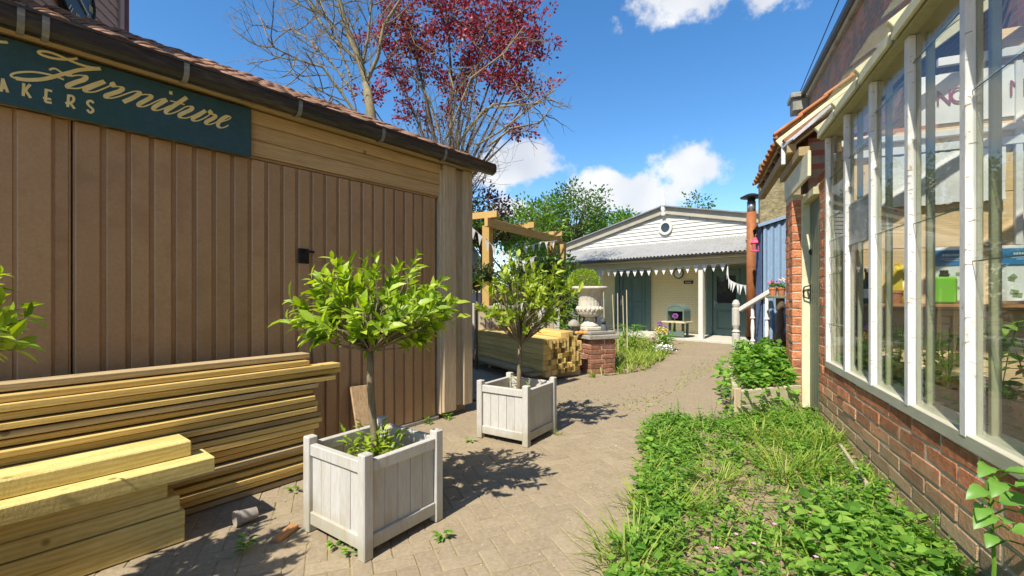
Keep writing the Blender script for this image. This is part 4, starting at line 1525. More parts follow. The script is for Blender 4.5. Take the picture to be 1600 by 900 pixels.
# pink lantern on a bracket
lp = at(1180, 378, 10.2)
pk = thing('pink_lantern', 'small pink metal lantern hanging beside the flue pipe', 'lantern', (lp.x, lp.y, lp.z - .22))
m_pink = mat('pink_enamel', (.62, .09, .17), (.70, .13, .22), 10, .4, 0, rnd=0)
MB().lathe([(.10, 0), (.10, .03), (.085, .035)], 8).build('lantern_base', m_pink, pk)
for k in range(6):
    a = k * PI / 3
    MB().tube([(.078 * math.cos(a), .078 * math.sin(a), .032), (.078 * math.cos(a), .078 * math.sin(a), .185)], .012, 6).build('lantern_bar', m_pink, pk)
MB().lathe([(.112, .186), (.115, .20), (.07, .26), (.045, .265), (.045, .295), (.015, .32)], 8).build('lantern_roof', m_pink, pk)
MB().tube([(0, 0, .32), (0, .0, .36), (.03, 0, .40), (.25, .1, .41)], .009, 6).build('hanging_hook', m_rust, pk)

# stair rail
N0 = gp(1150, 549)
sr = thing('stair_railing', 'weathered white stair railing with turned balusters beside the blue shed', 'railing', N0)
MB().lathe([(.085, 0), (.085, .40), (.06, .42), (.09, .45), (.055, .50), (.085, .60), (.085, .98), (.06, 1.0), (.075, 1.03), (.085, 1.08), (.06, 1.15), (.02, 1.18)], 14).build('newel_post', m_white, sr)
re_ = at(1206, 454, 9.4) - N0
rs_ = at(1156, 484, 10.3) - N0
MB().beam(rs_, re_, .07, .10, .012).build('handrail', m_flake, sr)
re2 = at(1224, 533, 9.2) - N0
rs2 = at(1196, 552, 9.7) - N0
MB().beam(rs2, re2, .06, .08, .008).build('bottom_rail', m_white, sr)
for px, Y in ((1176, 10.0), (1198, 9.55)):
    t_ = (px - 1156) / 50.0
    zt_ = (rs_.z + (re_.z - rs_.z) * t_) - .03
    b0 = at(px, HZ, Y) - N0
    b0.z = 0
    MB().lathe([(.035, .0), (.035, .25), (.05, .28), (.028, .33), (.042, .55), (.028, .75), (.05, .78), (.035, .82), (.035, zt_)], 10, b0).build('baluster', m_flake, sr)
pd = at(1219, HZ, 9.2) - N0
pd.z = 0
MB().lathe([(.09, 0), (.09, .5), (.055, .55), (.08, .7), (.055, .95), (.08, 1.0), (.08, 1.22)], 12, pd).build('dark_newel', m_slat, sr)
MB().box((pd.x - .02, pd.y, 1.245), (.42, .24, .045), .006).build('newel_shelf', mat('mossy_shelf', (.16, .17, .08), (.26, .25, .14), 8, .9, .3, rnd=0), sr)
for k in range(3):
    MB().box((pd.x + .5, pd.y + .55 - .25 * k, .10 + .17 * k), (1.1, .28, .17), .008).build('stair_tread', m_slat, sr)
for i, (px, lab, fc) in enumerate(((1208, 'terracotta pot with pink flowers on the stair newel shelf', (.62, .07, .20)), (1221, 'terracotta pot with a white flower head on the stair newel shelf', (.80, .74, .72)))):
    w = at(px, HZ, 9.15)
    t = thing('flower_pot', lab, 'flower pot', (w.x, w.y, 1.27), 0, 'terracotta pots on the stair newel shelf')
    MB().lathe([(.055, 0), (.075, .13), (.085, .13), (.085, .17), (.07, .17), (.065, .12)], 16).build('pot_body', m_terra, t)
    lf = MB()
    for k in range(60):
        a = R.uniform(0, 2 * PI)
        d = Vector((math.cos(a), math.sin(a), R.uniform(-.1, .9)))
        lf.leaf((math.cos(a) * .03, math.sin(a) * .03, .16 + R.uniform(0, .08)), d, UP, R.uniform(.05, .10), .04)
    stuff(lf.build('foliage', m_weed, t, fix=False))
    fm = mat('petal_%d' % i, fc, tuple(min(1, c * 1.2) for c in fc), 20, .6, 0, rnd=0)
    fb = MB()
    for k in range(40 if i else 26):
        c0 = Vector((.02, 0, .33)) if i else Vector((R.uniform(-.07, .07), R.uniform(-.06, .06), .27))
        d = rdir()
        fb.leaflet(c0 + d * .02, d, rdir(), .05, .04)
    stuff(fb.build('flowers', fm, t, fix=False))

# ================================================================== RAISED BED
m_bedw = mat('bed_sleeper', (.36, .30, .19), (.56, .49, .34), 6, .9, .4, (2, 10, 10), .1, grain=True, dirt=(.28, .25, .14), dirt_amt=.4)
b0 = gp(1151, 656)
b1 = Vector((3.14, 5.02, 0))
b2 = b1 + Vector((.60, 1.5, 0))
b3 = b0 + Vector((.70, 1.62, 0))
rb = thing('raised_bed', 'timber raised bed overflowing with green leaves beside the brick pier', 'raised bed', b0)
for (p, q, nm) in ((b0, b1, 2), (b3, b0 + (b3 - b0).normalized() * .05, 2)):
    for k in range(nm):
        MB().beam(p - b0 + Vector((0, 0, .08 + .15 * k)), q - b0 + Vector((0, 0, .08 + .15 * k)), .055, .146, .006).build('bed_board', m_bedw, rb)
MB().add([(v - b0) + Vector((0, 0, .27)) for v in (b0, b1, b2, b3)], [[0, 1, 2, 3]]).build('bed_soil', m_soil, rb, fix=False)
MB().bx(-.035, .035, -.03, .04, -.01, .33, .006).build('bed_corner_post', m_postw, rb)
pl_ = thing('raised_bed_plants', 'mass of bright green trailing leaves filling the timber raised bed', 'plants', b0)
lf = MB()
for k in range(2100):
    u, v = R.random(), R.random()
    if v > .85:
        u = min(u, .8)
    p = (b0 * (1 - u) + b1 * u) * (1 - v) + (b3 * (1 - u) + b2 * u) * v - b0
    edge = max(0, .22 - v) / .22
    h = .28 + .40 * math.sin(min(1, v * 1.5 + .12) * PI * .62) * (.55 + .45 * math.sin(u * 5 + v * 3 + 1) ** 2) * R.random() ** .4 + R.uniform(-.03, .05)
    p.z = h
    if R.random() < edge * .6:
        p += Vector((-.05, -.13, 0)) * R.random()
        p.z = R.uniform(.10, .32)
    if R.random() < max(0, .22 - u) * 3.2:
        p += Vector((-.20, .04, 0)) * R.random()
        p.z = R.uniform(.06, .44)
    d = Vector((R.uniform(-1, 1), R.uniform(-1.2, .6), R.uniform(-.25, .55)))
    L_ = R.uniform(.05, .10)
    lf.leaf(p, d, UP + rv(.5), L_, L_ * R.uniform(.6, .85), .18, .2, True)
stuff(lf.build('foliage', m_weed, pl_, fix=False))

# ================================================================== FAR HOUSE
HA = math.atan2(-.738, .675)
H0 = gp(1096, 533)
hx, hy = Vector((math.cos(HA), math.sin(HA), 0)), Vector((-math.sin(HA), math.cos(HA), 0))


def hw(x, y, z=0.0):
    return H0 + hx * x + hy * y + Vector((0, 0, z))


def on_house(px, py, y):
    rx = (px - 800) / F_PX; rz = (HZ - py) / F_PX
    P0 = H0 + hy * y
    Y = (P0.x * hy.x + P0.y * hy.y) / (rx * hy.x + hy.y)
    P = Vector((rx * Y, Y, CAM_H + rz * Y))
    return (P - P0).dot(hx), P.z


house = thing('porch_house', 'cream single-storey house with white boarded gable and corrugated porch roof', 'house', H0, HA)
m_clad = mat('white_cladding', (.58, .555, .50), (.66, .64, .585), 5, .6, .1, (1, 1, 4), .02)
m_flag0 = mat('bright_white_paint', (.74, .73, .70), (.80, .79, .76), 6, .5, 0, rnd=0)
m_barge = mat('stone_grey_paint', (.36, .32, .25), (.45, .41, .33), 5, .7, .1, rnd=.03)
m_beige = mat('beige_gloss', (.54, .47, .32), (.62, .55, .39), 5, .6, .1, rnd=.03)
m_tin = mat('grey_corrugated', (.27, .27, .265), (.36, .36, .355), 4, .6, .1, rnd=0, dirt=(.26, .25, .22), dirt_scale=1.2, dirt_amt=.5)
m_slate = mat('slate', (.17, .18, .20), (.28, .29, .31), 4, .7, .3, rnd=.05)
WB = 1.5
XA, ZA = -1.91, 4.10
HW = 4.75
TGP = math.tan(math.radians(12.3))
MB().bx(-6.6, 2.7, WB, WB + .2, -.03, 3.02).build('front_wall', m_painted, house)
MB().add([(-6.6, WB, 3.02), (2.7, WB, 3.02), (XA, WB, ZA)], [[0, 1, 2]]).build('gable_wall', m_clad, house, fix=False)
bh = .118
z = 2.98
while z < ZA - .30:
    x0 = XA - (ZA - .16 - z - bh * .6) / TGP
    x1 = XA + (ZA - .16 - z - bh * .6) / TGP
    x0 = max(x0, -6.6); x1 = min(x1, 2.7)
    mb = MB().extrude([(0, 0), (-.034, 0), (-.034, .012), (-.006, bh + .012), (0, bh + .012)], (x0, WB - .004, z), (x1, WB - .004, z), (0, 1, 0), (0, 0, 1))
    mb.build('cladding_board', m_clad, house)
    z += bh
for s in (-1, 1):
    e = Vector((XA + s * HW, WB - .10, ZA - HW * TGP - .02))
    MB().beam(Vector((XA + s * .02, WB - .10, ZA - .02)), e, .035, .25, .006, Vector((0, 0, 1))).build('bargeboard', m_barge, house)
    # roof slope
    zt = .13
    vs = [Vector((XA, WB - .22, ZA + zt)), Vector((XA + s * (HW + .15), WB - .22, ZA + zt - (HW + .15) * TGP)), Vector((XA + s * (HW + .15), WB + 9, ZA + zt - (HW + .15) * TGP)), Vector((XA, WB + 9, ZA + zt))]
    MB().add(vs + [v - Vector((0, 0, .035)) for v in vs], [[0, 1, 2, 3], [7, 6, 5, 4], [0, 4, 5, 1], [1, 5, 6, 2], [2, 6, 7, 3], [3, 7, 4, 0]]).build('roof_slope', m_slate, house)
# finial and round window
rw, rz = on_house(1041, 356, WB - .03)
MB().lathe([(.06, 0), (.075, .06), (.05, .10), (.07, .16), (.085, .24), (.065, .42), (.035, .64), (.006, .84)], 10, (XA, WB - .14, ZA - .20)).build('finial', m_flag0, house)
ww = MB()
n = 28
for k in range(n):
    a0_, a1_ = 2 * PI * k / n, 2 * PI * (k + 1) / n
    for (r0, r1, y0, y1) in ((.155, .235, -.075, -.02),):
        P = [Vector((rw + r * math.cos(a), WB - .03 + yy, rz + r * math.sin(a))) for a in (a0_, a1_) for r in (r0, r1) for yy in (y0, y1)]
        ww.add(P, [[0, 2, 6, 4], [2, 3, 7, 6], [0, 4, 5, 1]])
win = ww.build('round_window', m_clad, house)
gl = MB()
gl.add([(rw + .158 * math.cos(2 * PI * k / n), WB - .075, rz + .158 * math.sin(2 * PI * k / n)) for k in range(n)], [list(range(n))])
gl.build('window_glass', mat('dark_window', (.02, .025, .028), (.05, .055, .06), 6, .08, 0, rnd=0, spec=.6), win, fix=False)
# porch roof
pr = MB()
pz0, pz1, py0, py1 = 2.42, 3.02, -.30, WB - .03
ln = math.hypot(py1 - py0, pz1 - pz0)
corrugated(pr, (-7.4, py0, pz0), (1, 0, 0), (0, (py1 - py0) / ln, (pz1 - pz0) / ln), 8.75, ln, .115, .018, (0, -(pz1 - pz0) / ln, (py1 - py0) / ln), .004, 6)
pro = pr.build('porch_roof', m_tin, house, fix=False)
MB().bx(-7.4, 1.36, py0 - .06, py0 + .02, 2.345, 2.40, .01).build('porch_gutter', m_gut, pro)
MB().bx(-7.4, 1.34, py0 + .03, py0 + .07, 2.29, 2.385, .004).build('porch_fascia', m_beige, house)
MB().bx(-7.4, 1.34, -.06, .06, 2.12, 2.285, .006).build('porch_beam', m_beige, house)
MB().bx(-7.4, 1.34, -.22, WB, 2.286, 2.30, .002).build('porch_ceiling', m_flag0, house)
for xx in (0, -3.46, -6.9):
    MB().bx(xx - .065, xx + .065, -.065, .065, 0, 2.12, .008).build('porch_post', m_clad, house)
MB().bx(-7.4, 2.0, -.20, WB, -.02, .06, .01).build('porch_floor', mat('pale_porch_slab', (.46, .43, .36), (.58, .55, .47), 12, .9, .3, rnd=0), house)


def house_door(x0, x1, ztop, glazed, name):
    d = MB().bx(x0, x1, WB - .03, WB - .002, .06, ztop).build(name, m_teal, house)
    for (a, b) in ((x0 - .02, x0 + .17), (x1 - .17, x1 + .02)):
        MB().bx(a, b, WB - .075, WB - .031, .06, ztop + .02, .005).build('door_frame', m_teal, d)
    MB().bx(x0 - .06, x1 + .06, WB - .085, WB - .031, ztop + .022, ztop + .10, .005).build('door_lintel', m_teal, d)
    a, b = x0 + .19, x1 - .19
    w = b - a
    # stiles, rails, panels
    MB().bx(a, a + .11, WB - .055, WB - .031, .07, ztop - .0, .004).build('stile', m_teal, d)
    MB().bx(b - .11, b, WB - .055, WB - .031, .07, ztop - .0, .004).build('stile', m_teal, d)
    for zc in (.17, .95, ztop - .10):
        MB().bx(a + .111, b - .111, WB - .052, WB - .031, zc - .09, zc + .09, .004).build('rail', m_teal, d)
    if glazed:
        MB().bx(a + .112, b - .112, WB - .038, WB - .032, 1.045, ztop - .195).build('glass', MATS['dark_window'], d)
        MB().bx(a + .16, b - .16, WB - .045, WB - .031, .32, .80, .006).build('raised_panel', m_teal, d)
    else:
        for (z0, z1) in ((.27, .85), (1.05, ztop - .2)):
            for (c0, c1) in ((a + .13, a + w / 2 - .03), (a + w / 2 + .03, b - .13)):
                MB().bx(c0, c1, WB - .045, WB - .031, z0, z1, .006).build('raised_panel', m_teal, d)
    hd = MB().bx(a + .03, a + .07, WB - .062, WB - .056, .92, 1.12, .002)
    hd.tube([(a + .05, WB - .06, 1.05), (a + .05, WB - .10, 1.05), (a + .15, WB - .10, 1.05)], .011, 6)
    hd.build('door_handle', m_steel, d)


house_door(-3.84, -2.45, 2.05, False, 'panelled_door')
house_door(-.50, .66, 2.05, True, 'glazed_door')
# wall lamp, plaques
lx, lz = on_house(1061, 427, WB)
lm = MB()
lm.lathe([(.14, 0), (.15, .03), (.13, .06), (.05, .10), (.01, .11)], 18)
lm.v = [(lx + x, WB - z - .002, lz + y) for x, y, z in lm.v]
bl = lm.build('bulkhead_lamp', mat('opal', (.6, .6, .56), (.7, .7, .66), 10, .3, 0, rnd=0), house)
rg = MB().tube([(lx + .16 * math.cos(t * PI / 10), WB - .03, lz + .16 * math.sin(t * PI / 10)) for t in range(21)], .018, 6)
rg.build('lamp_rim', m_black, bl)
qx_, qz_ = on_house(1076, 441, WB)
nb = MB().bx(qx_ - .155, qx_ + .155, WB - .03, WB - .003, qz_ - .05, qz_ + .05, .02).build('name_plaque', m_black, house)
for k in range(5):
    MB().bx(qx_ - .09 + k * .04, qx_ - .066 + k * .04, WB - .034, WB - .0305, qz_ - .02, qz_ + .02).build('plaque_letter', m_rail, nb)
MB().bx(-.70, -.58, WB - .03, WB - .003, 1.45, 1.95, .008).build('tall_plaque', m_slat, house)
# slate ridge block behind
bk = thing('rear_roof', 'grey slate roof of a lower building showing behind the white gable', 'building', hw(-1.0, 7.5), HA)
MB().add([(-2.4, 0, 3.6), (1.55, 0, 3.6), (1.45, 1.2, 4.98), (-2.2, 1.2, 4.98), (1.45, 3, 3.6), (-2.2, 3, 3.6)], [[0, 1, 2, 3], [3, 2, 4, 5], [0, 3, 5], [1, 4, 2]]).build('roof', m_slate, bk, fix=False)
MB().bx(-2.3, 1.5, .1, 2.9, 0, 3.6).build('wall', m_painted, bk)
MB().tube([(1.50, 1.2, 4.9), (1.62, 1.2, 4.9)], .10, 10).build('ridge_vent', m_black, bk)

# bunting along the porch
m_flag = mat('white_bunting', (.66, .66, .64), (.76, .76, .74), 8, .8, .1, rnd=.04)


def bunting(name, label, pts, n, size, sag=0.0, group='strings of white bunting', tw=0.0):
    t = thing(name, label, 'bunting', pts[0], 0, group)
    base = Vector(pts[0])
    P = []
    segs = len(pts) - 1
    tot = [(Vector(pts[i + 1]) - Vector(pts[i])).length for i in range(segs)]
    for i in range(segs):
        for k in range(10):
            u = k / 10
            q = Vector(pts[i]).lerp(Vector(pts[i + 1]), u)
            q.z -= sag * 4 * u * (1 - u) * tot[i]
            P.append(q)
    P.append(Vector(pts[-1]))
    MB().tube([p - base for p in P], .006, 4).build('cord', m_flag, t, fix=False)
    L_ = [0]
    for i in range(len(P) - 1):
        L_.append(L_[-1] + (P[i + 1] - P[i]).length)

    def pos(s):
        for i in range(len(P) - 1):
            if L_[i + 1] >= s:
                return P[i].lerp(P[i + 1], (s - L_[i]) / max(1e-6, L_[i + 1] - L_[i]))
        return P[-1]
    for k in range(n):
        s0 = L_[-1] * (k + .12) / n
        s1 = s0 + size[0]
        a, b = pos(s0), pos(min(s1, L_[-1]))
        tip = (a + b) / 2 - Vector((0, 0, size[1])) + Vector((R.uniform(-tw, tw), R.uniform(-tw, tw), R.uniform(-.01, .01)))
        nrm = (b - a).cross(UP)
        nrm = nrm.normalized() * .002 if nrm.length > 1e-5 else Vector((0, .002, 0))
        mid = (a + b + tip) / 3 + nrm * R.uniform(-8, 8)
        fr = [a, b, tip, mid]
        MB().add([v - base + nrm for v in fr] + [v - base - nrm for v in fr], [[0, 1, 3], [1, 2, 3], [2, 0, 3], [4, 7, 5], [5, 7, 6], [6, 7, 4]]).build('flag', m_flag, t, fix=False)
    return t


bunting('porch_bunting', 'string of white triangular bunting along the porch beam', [hw(-3.40, -.09, 2.10), hw(-1.8, -.09, 2.06), hw(-.03, -.09, 2.12), hw(.75, -.09, 2.13)], 17, (.17, .21), .006)
bunting('left_porch_bunting', 'white bunting on the porch left of the urn', [hw(-6.6, -.09, 2.10), hw(-3.55, -.09, 2.10)], 8, (.17, .21), .004)
bunting('drooping_bunting', 'white bunting drooping from the porch towards the flue pipe', [hw(.75, -.09, 2.13), tuple(at(1138, 436, 11.9)), tuple(at(1166, 446, 11.2))], 9, (.12, .26), .05, tw=.05)

# ================================================================== PIZZA-OVEN SHAPED STAND ON THE PORCH
ov = gp(1060, 530)
oven = thing('green_stand', 'green arch-topped cabinet on a stand with a pale shelf on the porch', 'cabinet', (ov.x, ov.y, .06), HA)
m_grn = mat('muted_green_paint', (.105, .15, .125), (.14, .19, .16), 8, .55, .1, rnd=.02)
for (a, b) in ((-.20, -.12), (.20, -.12), (-.20, .14), (.20, .14)):
    MB().bx(a - .03, a + .03, b - .03, b + .03, 0, .42, .004).build('stand_leg', m_grn, oven)
MB().bx(-.24, .24, -.16, -.12, .03, .16, .004).build('stand_rail', m_grn, oven)
MB().bx(-.36, .36, -.34, .18, .425, .465, .005).build('shelf', mat('pale_shelf', (.55, .45, .28), (.66, .56, .37), 6, .6, .1, (1, 8, 8), rnd=0), oven)
arch = [(-.27, .0), (-.27, .30)] + [(-.27 * math.cos(t * PI / 12), .30 + .19 * math.sin(t * PI / 12)) for t in range(1, 12)] + [(.27, .30), (.27, .0)]
inner = [(-.23, .0), (-.23, .29)] + [(-.23 * math.cos(t * PI / 12), .29 + .155 * math.sin(t * PI / 12)) for t in range(1, 12)] + [(.23, .29), (.23, .0)]
hood = MB()
nA = len(arch)
vs = [(u, y, .467 + v) for y in (-.20, .20) for (u, v) in arch] + [(u, y, .467 + v) for y in (-.20, .20) for (u, v) in inner]
fs = []
for i in range(nA - 1):
    fs += [[i, i + 1, nA + i + 1, nA + i], [2 * nA + i, 3 * nA + i, 3 * nA + i + 1, 2 * nA + i + 1], [i, 2 * nA + i, 2 * nA + i + 1, i + 1], [nA + i, nA + i + 1, 3 * nA + i + 1, 3 * nA + i]]
hood.add(vs, fs).build('arched_hood', m_grn, oven)
hd = MB()
hd.add([(u, -.19, .467 + v) for (u, v) in inner if v > .25] , [list(range(len([1 for u, v in inner if v > .25])))]).build('hood_front', m_grn, oven, fix=False)
MB().bx(-.228, .228, .15, .19, .468, .80).build('dark_interior', m_black, oven)
# alliums, canes, porch chair
m_all = mat('allium_purple', (.36, .12, .42), (.50, .20, .56), 20, .7, 0, rnd=0)
for i, (px, py, pb, Y, r_) in enumerate(((1055, 494, 530, 11.6, .075), (1031, 506, 540, 11.2, .07), (1040, 512, 540, 11.4, .05))):
    top = at(px, py, Y)
    g0 = Vector((top.x - .12, Y - .1, 0))
    t = thing('allium_flower', ['purple allium head in front of the green arched cabinet', 'pale purple allium head left of the green arched cabinet', 'smallest purple allium head beside the yellow flowers'][i], 'flower', g0, 0, 'alliums in the rear bed')
    MB().tube([(0, 0, 0), (top - g0) * .5 + Vector((-.03, 0, 0)), top - g0], .008, 5).build('stem', m_weed, t)
    fb = MB()
    for k in range(140):
        d = rdir()
        fb.leaflet(top - g0 + d * r_ * .55, d, rdir(), r_ * .5, r_ * .3)
    stuff(fb.build('flower_head', m_all, t, fix=False))
m_cane = mat('bamboo_cane', (.48, .38, .22), (.62, .52, .33), 8, .7, .1, rnd=.1)
for i, (px, y0, y1, Y) in enumerate(((944, 455, 524, 9.8), (958, 460, 526, 10.2), (966, 458, 528, 9.9), (974, 462, 530, 10.3), (980, 453, 528, 9.8))):
    a = at(px - 1, y0, Y); b = at(px + R.uniform(0, 4), HZ, Y)
    o = MB().tube([(b.x - a.x, 0, -a.z), (0, 0, 0)], [.013, .010], 6).build('garden_cane', m_cane, None, loc=a)
    tag(o, 'upright bamboo garden cane before the panelled door, %s from the left' % ORD[i], 'garden cane', 'bamboo canes in the rear bed')
ch = hw(-4.55, .75, .06)
chr_ = thing('porch_chair', 'dark wooden chair standing on the porch left of the panelled door', 'chair', ch, HA)
for a in (-.22, .22):
    MB().bx(a - .025, a + .025, -.22, -.17, 0, .62, .004).build('chair_leg', m_slat, chr_)
    MB().bx(a - .025, a + .025, .18, .23, 0, .95, .004).build('chair_leg', m_slat, chr_)
    MB().bx(a - .03, a + .03, -.24, .20, .62, .65, .004).build('armrest', m_slat, chr_)
MB().bx(-.24, .24, -.22, .22, .40, .44, .005).build('seat', m_slat, chr_)
for k in range(4):
    MB().bx(-.19, .19, .19, .215, .50 + k * .115, .585 + k * .115, .003).build('back_slat', m_slat, chr_)

# ================================================================== POST STACK, PEDESTAL, URN
U = Vector((-.5, .866, 0)); W_ = Vector((.866, .5, 0))
C0 = Vector((.47, 6.62, 0))
ua = math.atan2(U.y, U.x)
cols, rows_, s = 11, 8, .078
for k in range(2):
    o = MB().beam((0, 0, .045), (W_ * .80), .09, .09, .006)
    o = MB().box((.45, 0, .045), (.96, .09, .085), .006).build('stack_bearer', m_postw, None, loc=C0 + U * (.35 + 1.3 * k) - W_ * .02)
    o.rotation_euler = (0, 0, math.atan2(W_.y, W_.x))
    tag(o, ['near', 'far'][k] + ' timber bearer on the ground under the stacked square posts', 'bearer')
for r_ in range(rows_):
    for c in range(cols):
        if (r_ == rows_ - 1 and (c < 5 or c > 8)) or (r_ == rows_ - 2 and c > 9):
            continue
        st_ = R.choice((0, 0, 0, .04, .09, .16)) * R.uniform(.3, 1.1) + c * .022
        if r_ == 0 and c == 0: st_ = -.04
        if c == 0 and r_ > 0: st_ = .0 + (rows_ - r_) * .006
        z = .092 + r_ * (s + .001)
        L_ = 2.3 + R.uniform(-.1, .1)
        o = MB().bx(st_, st_ + L_, -s / 2 + .001, s / 2 - .001, 0, s - .001, .004).build('square_post', m_pine if R.random() < .75 else m_sleeper, None,
                                                                                 loc=C0 + W_ * (s / 2 + c * (s + .001)) + Vector((0, 0, z)))
        o.rotation_euler = (0, 0, ua + R.uniform(-.004, .004))
        tag(o, 'square pine post by the urn, %s row up, %s from the left' % (ORD[r_], ORD[c]), 'post', 'square posts stacked beside the urn pedestal')
for k in range(2):
    o = MB().bx(.02, 2.5, -.10, .10, 0, .035, .004).build('wide_board', m_pine_dark, None, loc=C0 - W_ * (.13 + .05 * k) + Vector((0, 0, .12 + .037 * k)) + U * (.12 * k))
    o.rotation_euler = (0, 0, ua)
    tag(o, ['lower', 'upper'][k] + ' wide grey-brown board lying along the foot of the square post stack', 'board')
    MBt = MB().box((.1, 0, 0), (.25, .2, .118), .005)
o = MB().bx(0, .12, -.12, .10, 0, .118, .006).build('timber_block', m_postw, None, loc=C0 - W_ * .15 + U * .4)
o.rotation_euler = (0, 0, ua)
tag(o, 'timber packing block under the wide boards', 'block')

PC = Vector((1.40, 7.70, 0))
pa = math.radians(24)
ped = thing('brick_pedestal', 'squat red brick pedestal capped with stone slabs under the urn', 'pedestal', PC, pa)
core = MB().bx(-.235, .235, -.235, .235, -.03, .555).build('brick_core', m_mortar, ped)
pm = [MB().box((0, 0, 0), (.212, .10, .070), .008).mesh('brick', m_plainred), MB().box((0, 0, 0), (.10, .10, .070), .008).mesh('brick', m_plainred)]
for c in range(7):
    z = .042 + c * .079
    for sd in range(4):
        rot = Matrix.Rotation(sd * PI / 2, 3, 'Z')
        offs = ((-.14, 0), (.084, 0)) if c % 2 else ((-.084, 0), (.14, 0))
        for (u, kk) in offs:
            p = rot @ Vector((u, -.195 + R.uniform(-.004, .004), z))
            link('brick', pm[kk], core, p, (R.uniform(-.01, .01), R.uniform(-.01, .01), sd * PI / 2 + R.uniform(-.02, .02)))
MB().box((0, 0, .60), (.60, .58, .075), .012).build('slab', m_slab, ped)
MB().box((-.02, 0, .668), (.52, .50, .055), .012, Matrix.Rotation(.06, 3, 'Z')).build('slab', m_slab, ped)
UZ = .70
UC = Vector((PC.x - .09, PC.y - .02, UZ))
urn = thing('stone_urn', 'large pale cast stone campana urn with fluted sides on the brick pedestal', 'urn', UC)
MB().box((0, 0, .03), (.34, .34, .06), .012, Matrix.Rotation(pa, 3, 'Z')).build('plinth', m_stone, urn)
MB().lathe([(.155, .06), (.15, .085), (.12, .11), (.085, .15), (.07, .19), (.085, .205), (.075, .22)], 28).build('foot', m_stone, urn, smooth=True)
MB().lathe([(.075, .22), (.14, .235), (.19, .27), (.215, .325), (.21, .36)], 36, flute=(1, 4, .035)).build('bowl', m_stone, urn)
MB().lathe([(.195, .36), (.185, .40), (.185, .50), (.20, .58), (.235, .655), (.255, .68)], 40, flute=(1, 3, .012)).build('body', m_stone, urn)
for k in range(18):
    a = 2 * PI * k / 18
    MB().lathe([(.004, -.045), (.028, -.02), (.03, .0), (.014, .03), (.003, .04)], 8).build('petal', m_stone, urn, loc=(.205 * math.cos(a), .205 * math.sin(a), .365), smooth=True)
MB().lathe([(.255, .68), (.295, .69), (.30, .715), (.285, .735), (.24, .73), (.225, .70), (.20, .62)], 40).build('rim', m_stone, urn, smooth=True)
bx_ = thing('box_ball', 'clipped round green box bush growing behind the urn rim', 'bush', (UC.x - .05, UC.y + .30, 0))
MB().tube([(0, 0, 0), (0, 0, 1.4)], .02, 6).build('trunk', m_bark, bx_)
lf = MB()
for k in range(4200):
    d = rdir()
    r_ = .27 * R.uniform(.72, 1.03) * (1 + .05 * math.sin(d.x * 9) * math.sin(d.y * 8 + d.z * 7))
    p = Vector((0, 0, 1.50)) + Vector((d.x * r_ * 1.05, d.y * r_, d.z * r_ * .9))
    lf.leaflet(p, (d + rv(.8)), rdir(), R.uniform(.018, .032), .017)
stuff(lf.build('crown', leafmat('box_leaf', (.12, .21, .014), (.25, .37, .025), (.42, .52, .05), .35), bx_, fix=False))
# ornaments beside the urn
m_slateo = mat('dark_ornament', (.06, .07, .08), (.12, .13, .14), 10, .6, .2, rnd=0)
o = thing('stone_mushroom', 'grey domed mushroom ornament left of the urn foot', 'ornament', (UC.x - .27, UC.y - .02, .636))
MB().lathe([(.04, 0), (.045, .10), (.04, .13)], 12).build('stalk', m_slab, o, smooth=True)
MB().lathe([(.03, .12), (.10, .125), (.105, .15), (.085, .20), (.04, .235), (.005, .245)], 18).build('cap', m_slab, o, smooth=True)
for i, (dx, dy, r_) in enumerate(((-.17, -.16, .045), (-.10, -.19, .05), (-.235, -.15, .04))):
    mb = MB().lathe([(.01, .0), (r_ * .8, r_ * .15), (r_, r_ * .6), (r_ * .85, r_ * 1.2), (.012, r_ * 1.45)], 16, flute=(1, 3, .06))
    o = thing('ornamental_gourd', 'orange gourd at the urn foot, ' + ['middle one', 'the one nearest the urn', 'the one furthest from the urn'][i], 'gourd', (UC.x + dx, UC.y + dy, .636), 0, 'orange gourds at the urn foot')
    mb.build('gourd_body', mat('gourd_orange', (.50, .22, .035), (.62, .32, .06), 10, .5, .1, rnd=.15), o, smooth=True)
    MB().tube([(0, 0, r_ * 1.4), (.005, 0, r_ * 1.8)], .006, 5).build('stalk', m_bark, o)
o = thing('dark_ornament', 'small dark seated figure ornament right of the urn foot', 'ornament', (UC.x + .22, UC.y - .08, .636))
body = MB().lathe([(.05, 0), (.068, .03), (.065, .09), (.045, .15), (.03, .19)], 14)
body.lathe([(.012, .175), (.038, .19), (.045, .215), (.038, .245), (.012, .258)], 12, (-.012, -.02, 0))
for sx in (-.022, .022):
    body.lathe([(.014, .245), (.003, .285)], 6, (-.012 + sx, -.02, 0))
body.tube([(.06, .02, .02), (.085, -.02, .018), (.07, -.06, .016)], [.014, .012, .006], 6)
body.build('ornament_body', m_slateo, o, smooth=True)

